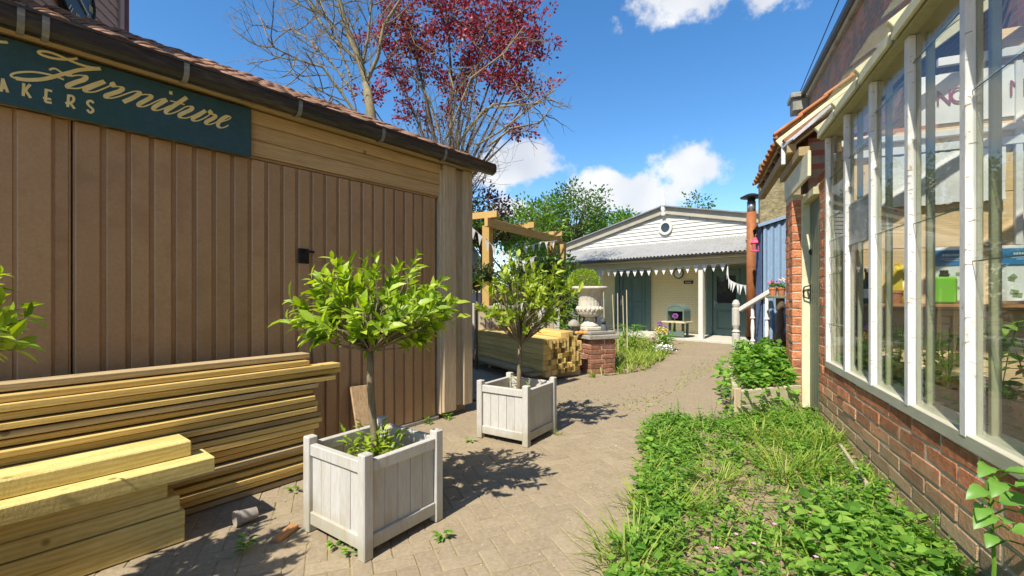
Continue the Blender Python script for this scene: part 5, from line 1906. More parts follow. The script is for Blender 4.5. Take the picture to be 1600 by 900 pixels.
# ================================================================== WHITE RAILING BEHIND THE STACK, PERGOLA, TENT
fp0 = at(737, HZ, 8.6); fp1 = at(880, HZ, 9.4)
fe = thing('white_fence', 'low white post fence with pale panels behind the square post stack', 'fence', (fp0.x, fp0.y, 0))
m_panel = mat('pale_panel', (.52, .44, .33), (.62, .54, .42), 5, .7, .15, (8, 8, 1), .05)
fpx = (738, 776, 812, 845, 870)
pts_ = []
for px in fpx:
    u = (px - 737) / 143.0
    q = Vector((fp0.x + (fp1.x - fp0.x) * u, fp0.y + (fp1.y - fp0.y) * u, 0)) - Vector((fp0.x, fp0.y, 0))
    pts_.append(q)
    MB().box((q.x, q.y, .565), (.095, .095, 1.13), .01).build('fence_post', m_white, fe)
for i in range(len(pts_) - 1):
    a, b = pts_[i], pts_[i + 1]
    MB().beam(a + Vector((0, 0, 1.05)), b + Vector((0, 0, 1.05)), .05, .06, .004).build('fence_rail', m_white, fe)
    n = 4
    for k in range(n):
        p, q = a.lerp(b, (k + .08) / n), a.lerp(b, (k + .92) / n)
        MB().beam(p + Vector((0, .01, .66)), q + Vector((0, .01, .66)), .02, .70, .003).build('fence_panel', m_panel, fe)

pg0 = at(762, HZ, 8.9); pg0.z = 0
pdir = Vector((1.24, 2.2, 0)).normalized()
pperp = Vector((-pdir.y, pdir.x, 0))
pga = math.atan2(pdir.y, pdir.x)
pg = thing('timber_pergola', 'golden pine pergola with open beam roof behind the garage', 'pergola', pg0, pga)
PL, PW, PZ = 3.1, 2.0, 2.64
mat('pergola_timber', (.38, .235, .07), (.60, .40, .14), 5, .75, .3, (1.2, 14, 14), .12, grain=True, dirt=(.28, .19, .08), dirt_amt=.5)
for (a, b) in ((0, 0), (PL - .1, 0), (0, PW), (PL - .1, PW), (PL + .12, -.20)):
    MB().bx(a - .08, a + .08, b - .08, b + .08, 0, PZ, .006).build('pergola_post', MATS['pergola_timber'], pg)
for b in (-.12, .12 + PW):
    MB().bx(-.25, PL + .25, b - .038, b + .038, PZ - .05, PZ + .12, .005).build('pergola_beam', MATS['pergola_timber'], pg)
m_perg = mat('pergola_timber', (.38, .235, .07), (.60, .40, .14), 5, .75, .3, (1.2, 14, 14), .12, grain=True, dirt=(.28, .19, .08), dirt_amt=.5)
for b in (.45, 1.05, 1.65):
    MB().bx(-.22, PL + .22, b - .03, b + .03, PZ + .253, PZ + .34, .005).build('pergola_purlin', MATS['pergola_timber'], pg)
for k in range(3):
    a = -.12 + k * (PL + .2) / 2.1
    MB().bx(a - .038, a + .038, -.30, PW + .3, PZ + .123, PZ + .25, .005).build('pergola_rafter', m_perg, pg)
MB().bx(-.06, PL - .1, -.04, .04, 1.18, 1.32, .005).build('pergola_rail', MATS['pergola_timber'], pg)
# climber on the pergola
lf = MB()
for k in range(3000):
    if k < 1800:
        a, b, z = R.uniform(.1, PL), R.uniform(-.15, PW), PZ + R.gauss(.12, .08)
    else:
        a, b = PL - .55 + R.gauss(0, .30), -.10 + R.gauss(0, .2)
        z = R.uniform(1.0, 2.3)
    d = rdir()
    lf.leaf((a, b, z), d + Vector((0, 0, -.2)), UP + rv(.4), R.uniform(.07, .12), .06, .2, .2)
cl = thing('climbing_plant', 'leafy climber growing over the pergola beams and far corner post', 'climber', pg0, pga)
stuff(lf.build('foliage', m_tree, cl, fix=False))
sm = MB().tube([(PL - .2, -.12, 0), (PL - .25, -.1, 1.0), (PL - .2, -.12, 2.2)], .018, 6)
sm.build('stem', m_bark, cl)
bunting('pergola_bunting', 'string of white bunting slung between the pergola posts', [tuple(at(735, 353, 8.3)), tuple(at(775, 388, 8.5)), tuple(at(815, 408, 8.6)), tuple(at(838, 400, 8.7))], 9, (.11, .21), .01, tw=.03)
bunting('pergola_rear_bunting', 'short row of white bunting under the far pergola beam', [tuple(at(818, 386, 10.2)), tuple(at(846, 378, 10.4)), tuple(at(870, 376, 10.6))], 5, (.10, .18), .02, tw=.03)
# pale tent canopy
tn = at(735, HZ, 11.5)
tent = thing('pale_canopy', 'pale blue-white canvas canopy behind the garage corner', 'canopy', (tn.x, tn.y, 0))
m_canvas = mat('pale_canvas', (.60, .65, .76), (.72, .76, .84), 4, .7, .2, rnd=0)
MB().add([(-1.6, 0, 2.65), (.02, 0, 2.65), (.62, -.35, 1.62), (-1.6, -.5, 1.62), (-1.6, .8, 1.5), (.5, .8, 1.5),
          (-1.6, 0, 2.64), (.02, 0, 2.64), (.62, -.35, 1.61), (-1.6, -.5, 1.61)], [[0, 1, 2, 3], [0, 4, 5, 1], [1, 5, 2], [9, 8, 7, 6]]).build('canvas', m_canvas, tent, fix=False)
MB().add([(-1.6, -.45, 1.35), (.45, -.35, 1.35), (.45, -.35, 1.0), (-1.6, -.45, 1.0), (-1.6, -.43, 1.35), (.45, -.33, 1.35), (.45, -.33, 1.0), (-1.6, -.43, 1.0)], [[0, 1, 2, 3], [7, 6, 5, 4], [0, 4, 5, 1], [3, 2, 6, 7]]).build('side_panel', m_canvas, tent, fix=False)
for (a, b) in ((-1.5, -.4), (.5, -.33), (.45, .75), (-1.5, .75)):
    MB().tube([(a, b, 0), (a, b, 1.6)], .02, 6).build('tent_pole', m_steel, tent)
standard_tree('dark_bay_tree', (at(745, HZ, 7.9).x, 7.9, 0), 'dark green standard bay tree behind the garage corner', 0, 1.35, .022, (0, 0), (0, 0, 1.62), (.36, .34, .30), 120, .085, m_darkleaf, 8, seed=41, shell=.2, group='standard trees behind the garage')

# ================================================================== BUILDING BEHIND THE GARAGE
cA = Vector((-6.25, 7.3, 0))
ba = math.atan2(1, -.28)
rbd = thing('pink_boarded_building', 'tall pinkish boarded building with a round clock behind the garage roof', 'building', cA, ba)
m_pinkb = mat('pinkish_boards', (.40, .25, .19), (.48, .31, .24), 5, .7, .1, (1, 1, 4), .03)
MB().bx(-7, 0, .03, 4.0, -.03, 7.4).build('core_wall', m_pinkb, rbd)
for k in range(22):
    z0 = 4.2 + k * .145
    MB().extrude([(0, 0), (-.024, 0), (-.006, .15), (0, .15)], (-7, .028, z0), (-.10, .028, z0), (0, 1, 0), (0, 0, 1)).build('cladding_board', m_pinkb, rbd)
MB().bx(-.098, .02, -.02, .06, -.03, 7.4, .005).build('corner_board', m_pinkb, rbd)
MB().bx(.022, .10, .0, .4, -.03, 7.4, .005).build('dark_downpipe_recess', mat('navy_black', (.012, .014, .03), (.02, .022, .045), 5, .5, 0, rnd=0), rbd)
MB().bx(.102, .20, .0, .6, -.03, 7.4).build('red_corner_strip', mat('dark_red_paint', (.13, .025, .02), (.18, .035, .03), 6, .7, .1, rnd=0), rbd)
# clock on the boarded wall
u_ = None
rx = (117 - 800) / F_PX; rz = (HZ + 6) / F_PX
bd = Vector((math.cos(ba), math.sin(ba), 0)); bnrm = Vector((math.sin(ba), -math.cos(ba), 0))
Yc = (cA.x * bnrm.x + cA.y * bnrm.y + .04) / (rx * bnrm.x + bnrm.y)
cp = Vector((rx * Yc, Yc, CAM_H + rz * Yc))
ck = thing('wall_clock', 'large round black clock with pale numerals on the boarded wall', 'clock', cp, ba)
cr = .36


def disc(r, y0, y1, n=36):
    mb = MB().lathe([(r, 0), (r, 1)], n)
    mb.v = [(x, y0 + (y1 - y0) * z, y) for x, y, z in mb.v]
    return mb


disc(cr, -.03, .03).build('clock_face', mat('clock_black', (.015, .022, .018), (.03, .04, .032), 8, .3, 0, rnd=0, spec=.5), ck)
rg = MB().tube([(cr * math.cos(t * PI / 18), -.03, cr * math.sin(t * PI / 18)) for t in range(37)], .022, 6, False).build('clock_rim', m_black, ck)
for k in range(12):
    a = k * PI / 6
    mb = MB()
    rot = Matrix.Rotation(-a, 3, 'Y')
    for dx in ((-.022, .022) if k % 3 else (-.03, 0, .03)):
        mb.box(rot @ Vector((dx, -.034, cr * .78)), (.013, .004, .085), 0, rot)
    mb.build('numeral', m_gold, ck)
MB().beam((0, -.038, 0), (-.16, -.038, -.10), .02, .02).build('hour_hand', m_rail, ck)
MB().beam((0, -.042, 0), (.20, -.042, -.13), .016, .016).build('minute_hand', m_rail, ck)

# ================================================================== TREES
def bare_branch(mb, p, d, r, L, depth, rr, wig=.18, up=.08, tips=None, kids=(3, 4), shrink=.62):
    n = 5
    pts = [p.copy()]
    rad = [r]
    q = p.copy()
    for i in range(n):
        d = (d + Vector((rr.uniform(-wig, wig), rr.uniform(-wig, wig), rr.uniform(-wig, wig) + up))).normalized()
        q = q + d * (L / n)
        pts.append(q.copy())
        rad.append(max(.003, r * (1 - .45 * (i + 1) / n)))
    mb.tube(pts, rad, 6 if r > .03 else 4, False)
    if tips is not None:
        tips.extend([(x, d.copy(), depth) for x in pts[2:]])
    if depth == 0:
        return
    for k in range(rr.randint(*kids)):
        i = rr.randint(2, n)
        ax = rdir2(rr)
        nd = (d * .8 + ax * rr.uniform(.5, .95)).normalized()
        bare_branch(mb, pts[i], nd, rad[i] * rr.uniform(.5, .75), L * shrink * rr.uniform(.75, 1.2), depth - 1, rr, wig, up, tips, kids, shrink)


def rdir2(rr):
    while True:
        v = Vector((rr.uniform(-1, 1), rr.uniform(-1, 1), rr.uniform(-1, 1)))
        if .1 < v.length < 1:
            return v.normalized()


# bare-limbed tree
rr = random.Random(3)
Yt = 9.2
b = at(585, 190, Yt)
bt_ = thing('bare_tree', 'pale-barked tree with bare forking limbs above the garage roof', 'tree', (b.x + .1, Yt, 0))
o0 = Vector((b.x + .1, Yt, 0))
wood = MB()
trunk = [Vector((.1, 0, 0)), Vector((.05, 0, 1.5)), at(590, 235, Yt) - o0, at(580, 180, Yt) - o0, at(572, 130, Yt) - o0]
wood.tube(trunk, [.15, .13, .11, .095, .075], 10)
wood.build('trunk', m_palebark, bt_, smooth=True)
limb = MB()
tw_ = MB()


def limb_path(pxs, r0, r1, Y0, Y1, twigs=True, L=.75, depth=2, kids=(2, 4)):
    n = len(pxs)
    pts = [at(x, y, Y0 + (Y1 - Y0) * i / (n - 1)) - o0 for i, (x, y) in enumerate(pxs)]
    r0 *= .72; r1 *= .72
    limb.tube(pts, [r0 + (r1 - r0) * i / (n - 1) for i in range(n)], 7, False)
    if twigs:
        for i in range(1, n):
            for k in range(3):
                u = rr.random()
                p = pts[i - 1].lerp(pts[i], u)
                d = ((pts[i] - pts[i - 1]).normalized() * .7 + rdir2(rr) * .9).normalized()
                bare_branch(tw_, p, d, .014, L, depth, rr, .22, .10, None, kids, .6)


limb_path([(574, 135), (560, 90), (540, 40), (530, 0), (520, -50), (515, -110)], .095, .05, Yt, Yt - .2)
limb_path([(572, 130), (590, 90), (600, 40), (625, 0), (640, -50)], .06, .03, Yt, Yt - .4)
limb_path([(560, 95), (520, 60), (490, 20), (480, -20), (470, -60)], .05, .02, Yt, Yt + .3)
limb_path([(562, 185), (530, 140), (505, 105), (470, 95), (430, 75), (418, 60)], .045, .014, Yt, Yt - .6)
limb_path([(560, 180), (530, 160), (492, 135)], .03, .012, Yt, Yt - .3)
limb_path([(555, 150), (520, 100), (480, 60), (455, 45), (430, 50)], .035, .01, Yt, Yt + .2)
limb_path([(548, 120), (520, 50), (500, 0), (495, -40)], .035, .015, Yt, Yt + .5)
limb_path([(565, 110), (575, 60), (580, 10), (575, -60)], .04, .02, Yt, Yt - .3)
limb_path([(545, 60), (510, 30), (470, -10), (450, -40)], .03, .01, Yt, Yt + .1)
limb.build('limbs', m_palebark, bt_, smooth=True, fix=False)
stuff(tw_.build('twigs', m_twig, bt_, fix=False))

# purple-leaved plum
rr = random.Random(9)
Yp = 10.6
o0 = Vector((at(700, 0, Yp).x, Yp, 0))
pm_ = thing('purple_plum_tree', 'purple-leaved plum tree with dense dark red crown above the garage', 'tree', o0)
wood = MB()
wood.tube([(0, 0, 0), (.03, 0, 1.6), (-.05, 0, 2.8), (0, 0, 3.6)], [.15, .13, .11, .09], 10)
wood.build('trunk', m_plumbark, pm_, smooth=True)
limb = MB(); tw_ = MB(); lf = MB()
clumps = []
for (px, py, r_, n_, dy) in ((640, 40, .95, 26, 0), (700, 20, 1.05, 34, -.2), (760, 50, 1.0, 34, .1), (800, 30, .9, 28, .3), (690, -70, 1.3, 30, 0), (770, -60, 1.2, 28, .2), (620, -40, .9, 18, .4),
                         (740, 110, .85, 24, -.1), (790, 120, .75, 18, .2), (820, 80, .7, 16, 0), (660, 90, .7, 18, .2), (620, 110, .6, 14, .3), (700, 150, .7, 14, .3), (590, 60, .55, 10, .3),
                         (835, 140, .5, 7, 0), (850, 60, .35, 5, 0), (570, 150, .35, 5, .2), (655, 185, .5, 8, .4), (815, 200, .3, 4, 0)):
    c = at(px, py, Yp + dy) - o0
    limb.tube([Vector((0, 0, 3.3 + R.uniform(-.4, .4))), (Vector((0, 0, 3.6)).lerp(c, .5)) + rv(.2), c], [.045, .026, .010], 6, False)
    for k in range(n_):
        q = c + rdir2(rr) * r_ * 1.15 * rr.random() ** .4
        tw_.tube([c.lerp(q, .1), c.lerp(q, .6) + rv(.08), q], [.010, .007, .003], 4, False)
        for j in range(44):
            d = rdir2(rr)
            u = rr.random()
            base = c.lerp(q, .4 + .75 * u)
            lf.leaflet(base + d * rr.uniform(.01, .20), (d + (q - c).normalized() * .6), rdir2(rr), rr.uniform(.06, .115), .055)
limb.build('limbs', m_plumbark, pm_, smooth=True, fix=False)
stuff(tw_.build('twigs', m_twig, pm_, fix=False))
stuff(lf.build('crown', m_plum, pm_, fix=False))

# contorted hazel: pale twisting stems
rr = random.Random(15)
Yh = 9.9
o0 = Vector((at(690, 0, Yh).x, Yh, 0))
hz_ = thing('contorted_hazel', 'tangle of pale contorted bare stems in front of the plum crown', 'tree', o0)
MB().tube([(0, 0, 0), (.02, 0, 1.5), (0, 0, 3.0)], [.12, .11, .10], 8).build('trunk', m_palebark, hz_, smooth=True)
limb = MB(); tw_ = MB()
for k in range(120):
    a = rr.uniform(-1, 1)
    p = Vector((rr.uniform(-.2, .2), rr.uniform(-.2, .2), 2.6 + rr.uniform(0, .4)))
    d = Vector((a * .55, rr.uniform(-.35, .35), 1)).normalized()
    bare_branch(tw_, p, d, .014, rr.uniform(1.1, 2.2), 2 if k % 3 == 0 else 1, rr, .34, .08, None, (3, 5), .5)
for path_ in ([(730, 200), (770, 165), (800, 160), (830, 150)], [(745, 225), (780, 205), (830, 165), (870, 140)], [(700, 210), (715, 150), (700, 100), (650, 70), (640, 50)],
              [(720, 215), (760, 170), (800, 165), (850, 160), (860, 150)], [(690, 215), (670, 150), (640, 110), (620, 60)], [(700, 215), (735, 120), (790, 80), (820, 40)],
              [(760, 230), (800, 200), (840, 190), (860, 170)]):
    pts = [at(x, y, Yh - .2) - o0 + rv(.03) for x, y in path_]
    limb.tube(pts, [.028, .022, .017, .012, .008][:len(pts)], 6, False)
    for i in range(1, len(pts)):
        for k in range(3):
            bare_branch(tw_, pts[i - 1].lerp(pts[i], rr.random()), (rdir2(rr) + Vector((.2, 0, .1))).normalized(), .012, .6, 1, rr, .3, .02, None, (2, 4), .6)
limb.build('limbs', m_palebark, hz_, smooth=True, fix=False)
stuff(tw_.build('twigs', m_twig, hz_, fix=False))


def crown_tree(name, label, pxc, Y, zc, rx_, rz_, n, m, leaf=.16, trunk_r=.16, seed=1, group='trees behind the house', clump=26):
    rr = random.Random(seed)
    o0 = Vector((at(pxc, 0, Y).x, Y, 0))
    t = thing(name, label, 'tree', o0, 0, group)
    MB().tube([(0, 0, 0), (.05, 0, zc * .5), (0, 0, zc)], [trunk_r, trunk_r * .8, trunk_r * .4], 8).build('trunk', m_bark, t, smooth=True)
    lf = MB(); br = MB()
    for k in range(n):
        d = rdir2(rr)
        u = rr.uniform(.45, 1.0) ** .7
        bump = 1 + .18 * math.sin(d.x * 5 + seed) * math.sin(d.z * 6 + d.y * 4)
        c = Vector((d.x * rx_ * u * bump, d.y * rx_ * u * bump, zc + d.z * rz_ * u * bump))
        if k % 3 == 0:
            br.tube([(0, 0, zc * .75), Vector((0, 0, zc * .8)).lerp(c, .5) + rv(.2), c], [trunk_r * .3, trunk_r * .18, .01], 4, False)
        for j in range(clump):
            e = rdir2(rr)
            lf.leaflet(c + e * rr.random() ** .5 * leaf * 2.4, (e + d * .8 + Vector((0, 0, -.3))), rdir2(rr), rr.uniform(.7, 1.2) * leaf, leaf * .55)
    br.build('limbs', m_bark, t, fix=False)
    stuff(lf.build('crown', m, t, fix=False))


crown_tree('dark_plum_bush', 'dark purple shrub mixed with green leaves right of the garage gutter', 757, 10.0, 3.05, .62, .65, 55, m_plumd, .08, .06, 2, 'shrubs behind the garage')
crown_tree('green_shrub', 'light green shrub under the dark purple one right of the garage gutter', 752, 10.8, 3.0, .75, .55, 50, m_tree2, .08, .06, 4, 'shrubs behind the garage')
crown_tree('round_green_tree', 'dense mid-green tree left of the house gable', 893, 21, 4.5, 1.85, 1.7, 280, m_tree, .15, .2, 5)
crown_tree('light_green_tree', 'bright green tree between the dense tree and the house gable', 960, 25, 4.6, 1.9, 1.25, 190, m_tree2, .17, .2, 6)
crown_tree('pergola_backdrop_tree', 'yellow-green tree behind the pergola, leftmost of the background trees', 838, 19, 3.9, 1.35, 1.5, 170, m_tree2, .14, .16, 7)
crown_tree('low_hedge_tree', 'leafy green tree filling the gap under the pergola beams', 810, 14, 1.9, 1.7, 1.5, 200, m_tree2, .12, .12, 8)
crown_tree('garden_shrub', 'dark leafy shrub behind the fence between pergola and porch', 862, 11.5, 1.2, .8, 1.0, 130, m_tree, .09, .06, 12, 'shrubs behind the garage')
crown_tree('sprig_tree', 'slender young tree top poking above the rear slate roof', 1088, 25, 6.0, .75, .85, 16, m_tree, .17, .05, 10, clump=20)
crown_tree('far_right_tree', 'small green tree top beyond the right roof slope of the house', 1140, 27, 5.1, 1.2, .6, 40, m_tree2, .17, .1, 13)
for i, (px, Y, zc, r_) in enumerate(((-300, 26, 4, 4), (2100, 30, 4, 4))):
    pass

# ================================================================== BED WEEDS AND GRASS
def wall_dist(x, y):
    return (Vector((x, y, 0)) - Q0).dot(qy)


def soilz(x, y):
    return .012 + .028 * noise2(x, y)


gr = MB(); wd = MB()
xs = [p[0] for p in BED]; ys = [p[1] for p in BED]
cnt = 0
# grass
while cnt < 2900:
    x, y = R.uniform(min(xs) - .12, max(xs)), R.uniform(1.2, 5.0)
    if not inpoly(x, y, BED):
        continue
    edge = x - (.43 + (y - 2.1) * .42)              # distance from the path edge
    dw = wall_dist(x, y)
    dens = .22 + .4 * max(0, math.sin(x * 5 + y * 3.1)) + (.45 if edge < .22 else 0) + (.35 if (dw < .75 and y > 3.1) else 0)
    if dw < .02 or R.random() > dens:
        continue
    cnt += 1
    h = R.uniform(.05, .17) * (1.5 if edge < .15 else 1) * (1.25 if (dw < .7 and y > 3.2) else 1)
    a = R.uniform(0, 2 * PI)
    dirv = Vector((math.cos(a) * .45, math.sin(a) * .45, 1))
    bend = Vector((math.cos(a), math.sin(a), -.5)) * R.uniform(.2, .9)
    gr.blade((x, y, soilz(x, y) - .01), dirv, bend, h, R.uniform(.005, .011))
# tussocks
for (px, py, n_, h) in ((992, 880, 80, .28), (1010, 800, 60, .22), (1035, 700, 80, .22), (1240, 700, 70, .26), (1265, 735, 60, .28), (1290, 700, 70, .28), (1120, 760, 90, .2), (1190, 690, 90, .22),
                        (1060, 800, 60, .22), (975, 905, 40, .24), (1300, 650, 60, .28), (1225, 745, 70, .25)):
    c = gp(px, py)
    for k in range(n_):
        a = R.uniform(0, 2 * PI); r_ = R.random() ** .7 * .16
        x, y = c.x + math.cos(a) * r_, c.y + math.sin(a) * r_
        if wall_dist(x, y) < .02:
            continue
        dirv = Vector((math.cos(a) * .35, math.sin(a) * .35, 1))
        bend = Vector((math.cos(a), math.sin(a), -.55)) * R.uniform(.2, .8)
        gr.blade((x, y, .0), dirv, bend, h * R.uniform(.5, 1.1), R.uniform(.006, .012))
go = gr.build('bed_grass', m_grass, None, fix=False)
stuff(tag(go, 'loose green grass growing through the weedy bed in front of the greenhouse', 'grass'))
# broad weeds
cnt = 0
while cnt < 1050:
    x, y = R.uniform(min(xs) - .1, max(xs)), R.uniform(1.1, 4.95)
    if not inpoly(x + .06, y, BED):
        continue
    edge = x - (.43 + (y - 2.1) * .42)
    dw = wall_dist(x, y)
    n_ = math.sin(x * 6.3 + 1) * math.sin(y * 5.1) + math.sin(x * 2.3 - y * 3.7)
    dens = .22 + .2 * n_ + (.6 if edge < .3 else 0) + (.75 if y > 4.25 else 0) + (.6 if (dw < .62 and y < 2.5) else 0) + (.3 if dw < .5 else 0)
    if dw < .02 or R.random() > dens:
        continue
    cnt += 1
    big = 1.2 * R.uniform(.7, 1.3) if (dw < .75 and y < 2.6) else (1.1 if edge < .3 else .85)
    k_ = R.randint(4, 9)
    hgt = R.uniform(.02, .10) * big
    z0 = soilz(x, y)
    for j in range(k_):
        a = R.uniform(0, 2 * PI)
        rr_ = R.uniform(0, .06)
        L_ = R.uniform(.032, .066) * big
        wd.leaf((x + math.cos(a) * rr_, y + math.sin(a) * rr_, z0 + hgt * R.uniform(.4, 1.1)), Vector((math.cos(a), math.sin(a), R.uniform(-.2, .6))), UP + rv(.45), L_, L_ * R.uniform(.5, .85), .2, .25, R.random() < .6)
cnt = 0
while cnt < 4800:
    x, y = R.uniform(min(xs) - .1, max(xs)), R.uniform(1.1, 4.95)
    if not inpoly(x + .04, y, BED) or wall_dist(x, y) < .02:
        continue
    if R.random() > .35 + .5 * max(0, math.sin(x * 4.1 + 2 * math.sin(y * 3))):
        continue
    cnt += 1
    a = R.uniform(0, 2 * PI)
    L_ = R.uniform(.010, .030)
    wd.leaf((x, y, soilz(x, y) + R.random() ** 2 * .09), Vector((math.cos(a), math.sin(a), R.uniform(-.2, .8))), UP + rv(.6), L_, L_ * R.uniform(.4, .7), .2, .2)
# upright leafy stems
cnt = 0
while cnt < 480:
    x, y = R.uniform(min(xs) - .05, max(xs)), R.uniform(1.2, 4.95)
    if not inpoly(x + .03, y, BED) or wall_dist(x, y) < .05:
        continue
    edge = x - (.43 + (y - 2.1) * .42)
    if R.random() > (.25 + (.6 if edge < .35 else 0) + (.6 if wall_dist(x, y) < .5 else 0) + (.3 if y > 4.2 else 0)):
        continue
    cnt += 1
    h = R.uniform(.08, .24)
    lean = Vector((R.uniform(-.3, .3), R.uniform(-.3, .3), 1)) * h
    b = Vector((x, y, soilz(x, y) - .01))
    wd.tube([b, b + lean * .5 + rv(.008), b + lean], [.0022, .0018, .001], 4, False)
    n_ = R.randint(4, 8)
    tw0 = R.uniform(0, 3)
    ls = R.uniform(.028, .06)
    for j in range(n_):
        u = .25 + .75 * j / n_
        for sd in (0, PI):
            a = tw0 + j * PI / 2 + sd
            L_ = ls * (1.15 - .6 * u) * R.uniform(.8, 1.2)
            wd.leaf(b + lean * u, Vector((math.cos(a), math.sin(a), R.uniform(.0, .5))), UP + rv(.25), L_, L_ * R.uniform(.4, .6), .2, .3, True)
wo = wd.build('bed_weeds', m_weed, None, fix=False)
stuff(tag(wo, 'broad-leaved bindweed and weeds covering the bed in front of the greenhouse', 'weeds'))
# little pink flowers
m_pk = mat('pink_petal', (.62, .30, .44), (.74, .42, .55), 20, .6, 0, rnd=0)
fl_spots = ((1192, 692), (1268, 806), (1210, 824), (1178, 855), (1373, 790), (1283, 806), (1189, 886), (1150, 840), (1275, 876), (1120, 862))
fgrp = 'small pink flowers among the weeds'
for i, (px, py) in enumerate(fl_spots):
    c = gp(px, py, .08)
    t = thing('pink_weed_flower', 'tiny pink flower among the bed weeds', 'flower', (c.x, c.y, .02), 0, fgrp)
    MB().tube([(0, 0, -.02), (.004, 0, .075)], .0018, 4).build('stem', m_weed, t)
    fb = MB()
    for k in range(5):
        a = k * 2 * PI / 5
        fb.leaf((0, 0, .075), Vector((math.cos(a), math.sin(a), .5)), UP, .014, .010)
    stuff(fb.build('petals', m_pk, t, fix=False))
# timber edging strip by the wall, stones in the soil
e0, e1 = qw(-1.15, .10, .0), qw(-2.05, .16, .0)
o = MB().beam((0, 0, .075), e1 - e0 + Vector((0, 0, .075)), .022, .05, .003).build('edging_strip', m_bedw, None, loc=e0)
tag(o, 'thin pale timber strip lying along the foot of the brick plinth', 'timber strip')
cl = MB()
for k in range(900):
    x, y = R.uniform(min(xs), max(xs)), R.uniform(1.2, 4.9)
    if inpoly(x, y, BED) and wall_dist(x, y) > .03:
        r_ = R.uniform(.004, .016)
        cl.box((x, y, soilz(x, y) + r_ * .3), (r_ * 2, r_ * 1.6, r_ * 1.3), r_ * .5, Euler((R.random() * 3, R.random() * 3, R.random() * 3)).to_matrix())
co = cl.build('soil_clods', m_soil, None, fix=False)
stuff(tag(co, 'small dry clods and stones scattered over the bed soil', 'soil clods'))
# big-leaved plant at the right corner
bp = qw(-3.36, .15, 0)
bl_ = thing('broad_leaved_plant', 'large-leaved green plant against the brick plinth at the lower right', 'plant', bp)
sm = MB()
rr = random.Random(77)
leafset = [(1545, 728, .085, -.8), (1570, 735, .085, .3), (1560, 752, .09, -.5), (1585, 760, .075, .5), (1540, 765, .08, -.9), (1560, 785, .115, .5), (1545, 800, .10, -.9), (1590, 800, .085, .5), (1535, 790, .08, -.7),
           (1580, 830, .09, .6), (1600, 740, .08, .6), (1570, 815, .07, -.3), (1550, 835, .065, -.6), (1595, 850, .08, .2)]
stem_top = Vector((0, 0, .62))
sm.tube([(0, 0, -.02), (.01, -.01, .3), stem_top], [.008, .007, .005], 6)
for (px, py, L_, dx) in leafset:
    P = at(px, py, bp.y - .13 + rr.uniform(-.08, .08)) - bp
    st0 = Vector((0, 0, max(.1, min(.6, P.z - .06))))
    sm.tube([st0, st0.lerp(P, .6) + Vector((0, 0, .02)), P], .0032, 5, False)
    mb = MB().bigleaf(Vector((dx, -.45 + rr.uniform(-.2, .2), rr.uniform(-.15, .3))), UP + Vector((0, -.5, 0)), L_, L_ * .60)
    mb.build('leaf', leafmat('broad_leaf_%d' % (int(px) % 3), (.13, .27, .04), (.15, .31, .05), (.17, .33, .05), .35), bl_, True, False, P)
sm.build('stem', m_weed, bl_, fix=False)

# rear bed: grass, flowers
gr = MB()
cnt = 0
while cnt < 5200:
    x, y = R.uniform(.9, 4.0), R.uniform(7.2, 14)
    if not inpoly(x, y, LAWN) or (abs(x - PC.x) < .33 and abs(y - PC.y) < .33):
        continue
    cnt += 1
    a = R.uniform(0, 2 * PI)
    gr.blade((x, y, -.01), Vector((math.cos(a) * .4, math.sin(a) * .4, 1)), Vector((math.cos(a), math.sin(a), -.5)) * R.uniform(.2, .8), R.uniform(.10, .36), R.uniform(.010, .02))
go = gr.build('rear_bed_grass', m_grass, None, fix=False)
stuff(tag(go, 'long bright grass filling the bed between the urn and the porch', 'grass'))
for i, (px, py, Y, h, sp, mname, lab) in enumerate(((985, 505, 10.2, .62, .35, m_weed, 'leafy dahlia-like plant at the foot of the bamboo canes'), (1035, 520, 10.6, .36, .30, m_weed, 'low leafy clump in front of the porch beside the alliums'),
                                        (900, 505, 9.0, .75, .5, m_tree2, 'bushy green plant behind the urn ornaments'))):
    c = at(px, HZ, Y)
    t = thing('leafy_plant', lab, 'plant', (c.x, c.y, 0), 0, 'leafy plants in the rear bed')
    lf = MB()
    for k in range(160):
        a = R.uniform(0, 2 * PI); r_ = R.random() ** .6 * sp
        d = Vector((math.cos(a), math.sin(a), R.uniform(-.2, .6)))
        lf.leaf((math.cos(a) * r_ * .8, math.sin(a) * r_ * .8, R.uniform(.15, 1) * h), d, UP, R.uniform(.08, .15), .07, .2, .25)
    for k in range(6):
        a = R.uniform(0, 2 * PI)
        lf.tube([(0, 0, 0), (math.cos(a) * sp * .6, math.sin(a) * sp * .6, h)], .008, 4, False)
    stuff(lf.build('foliage', mname, t, fix=False))
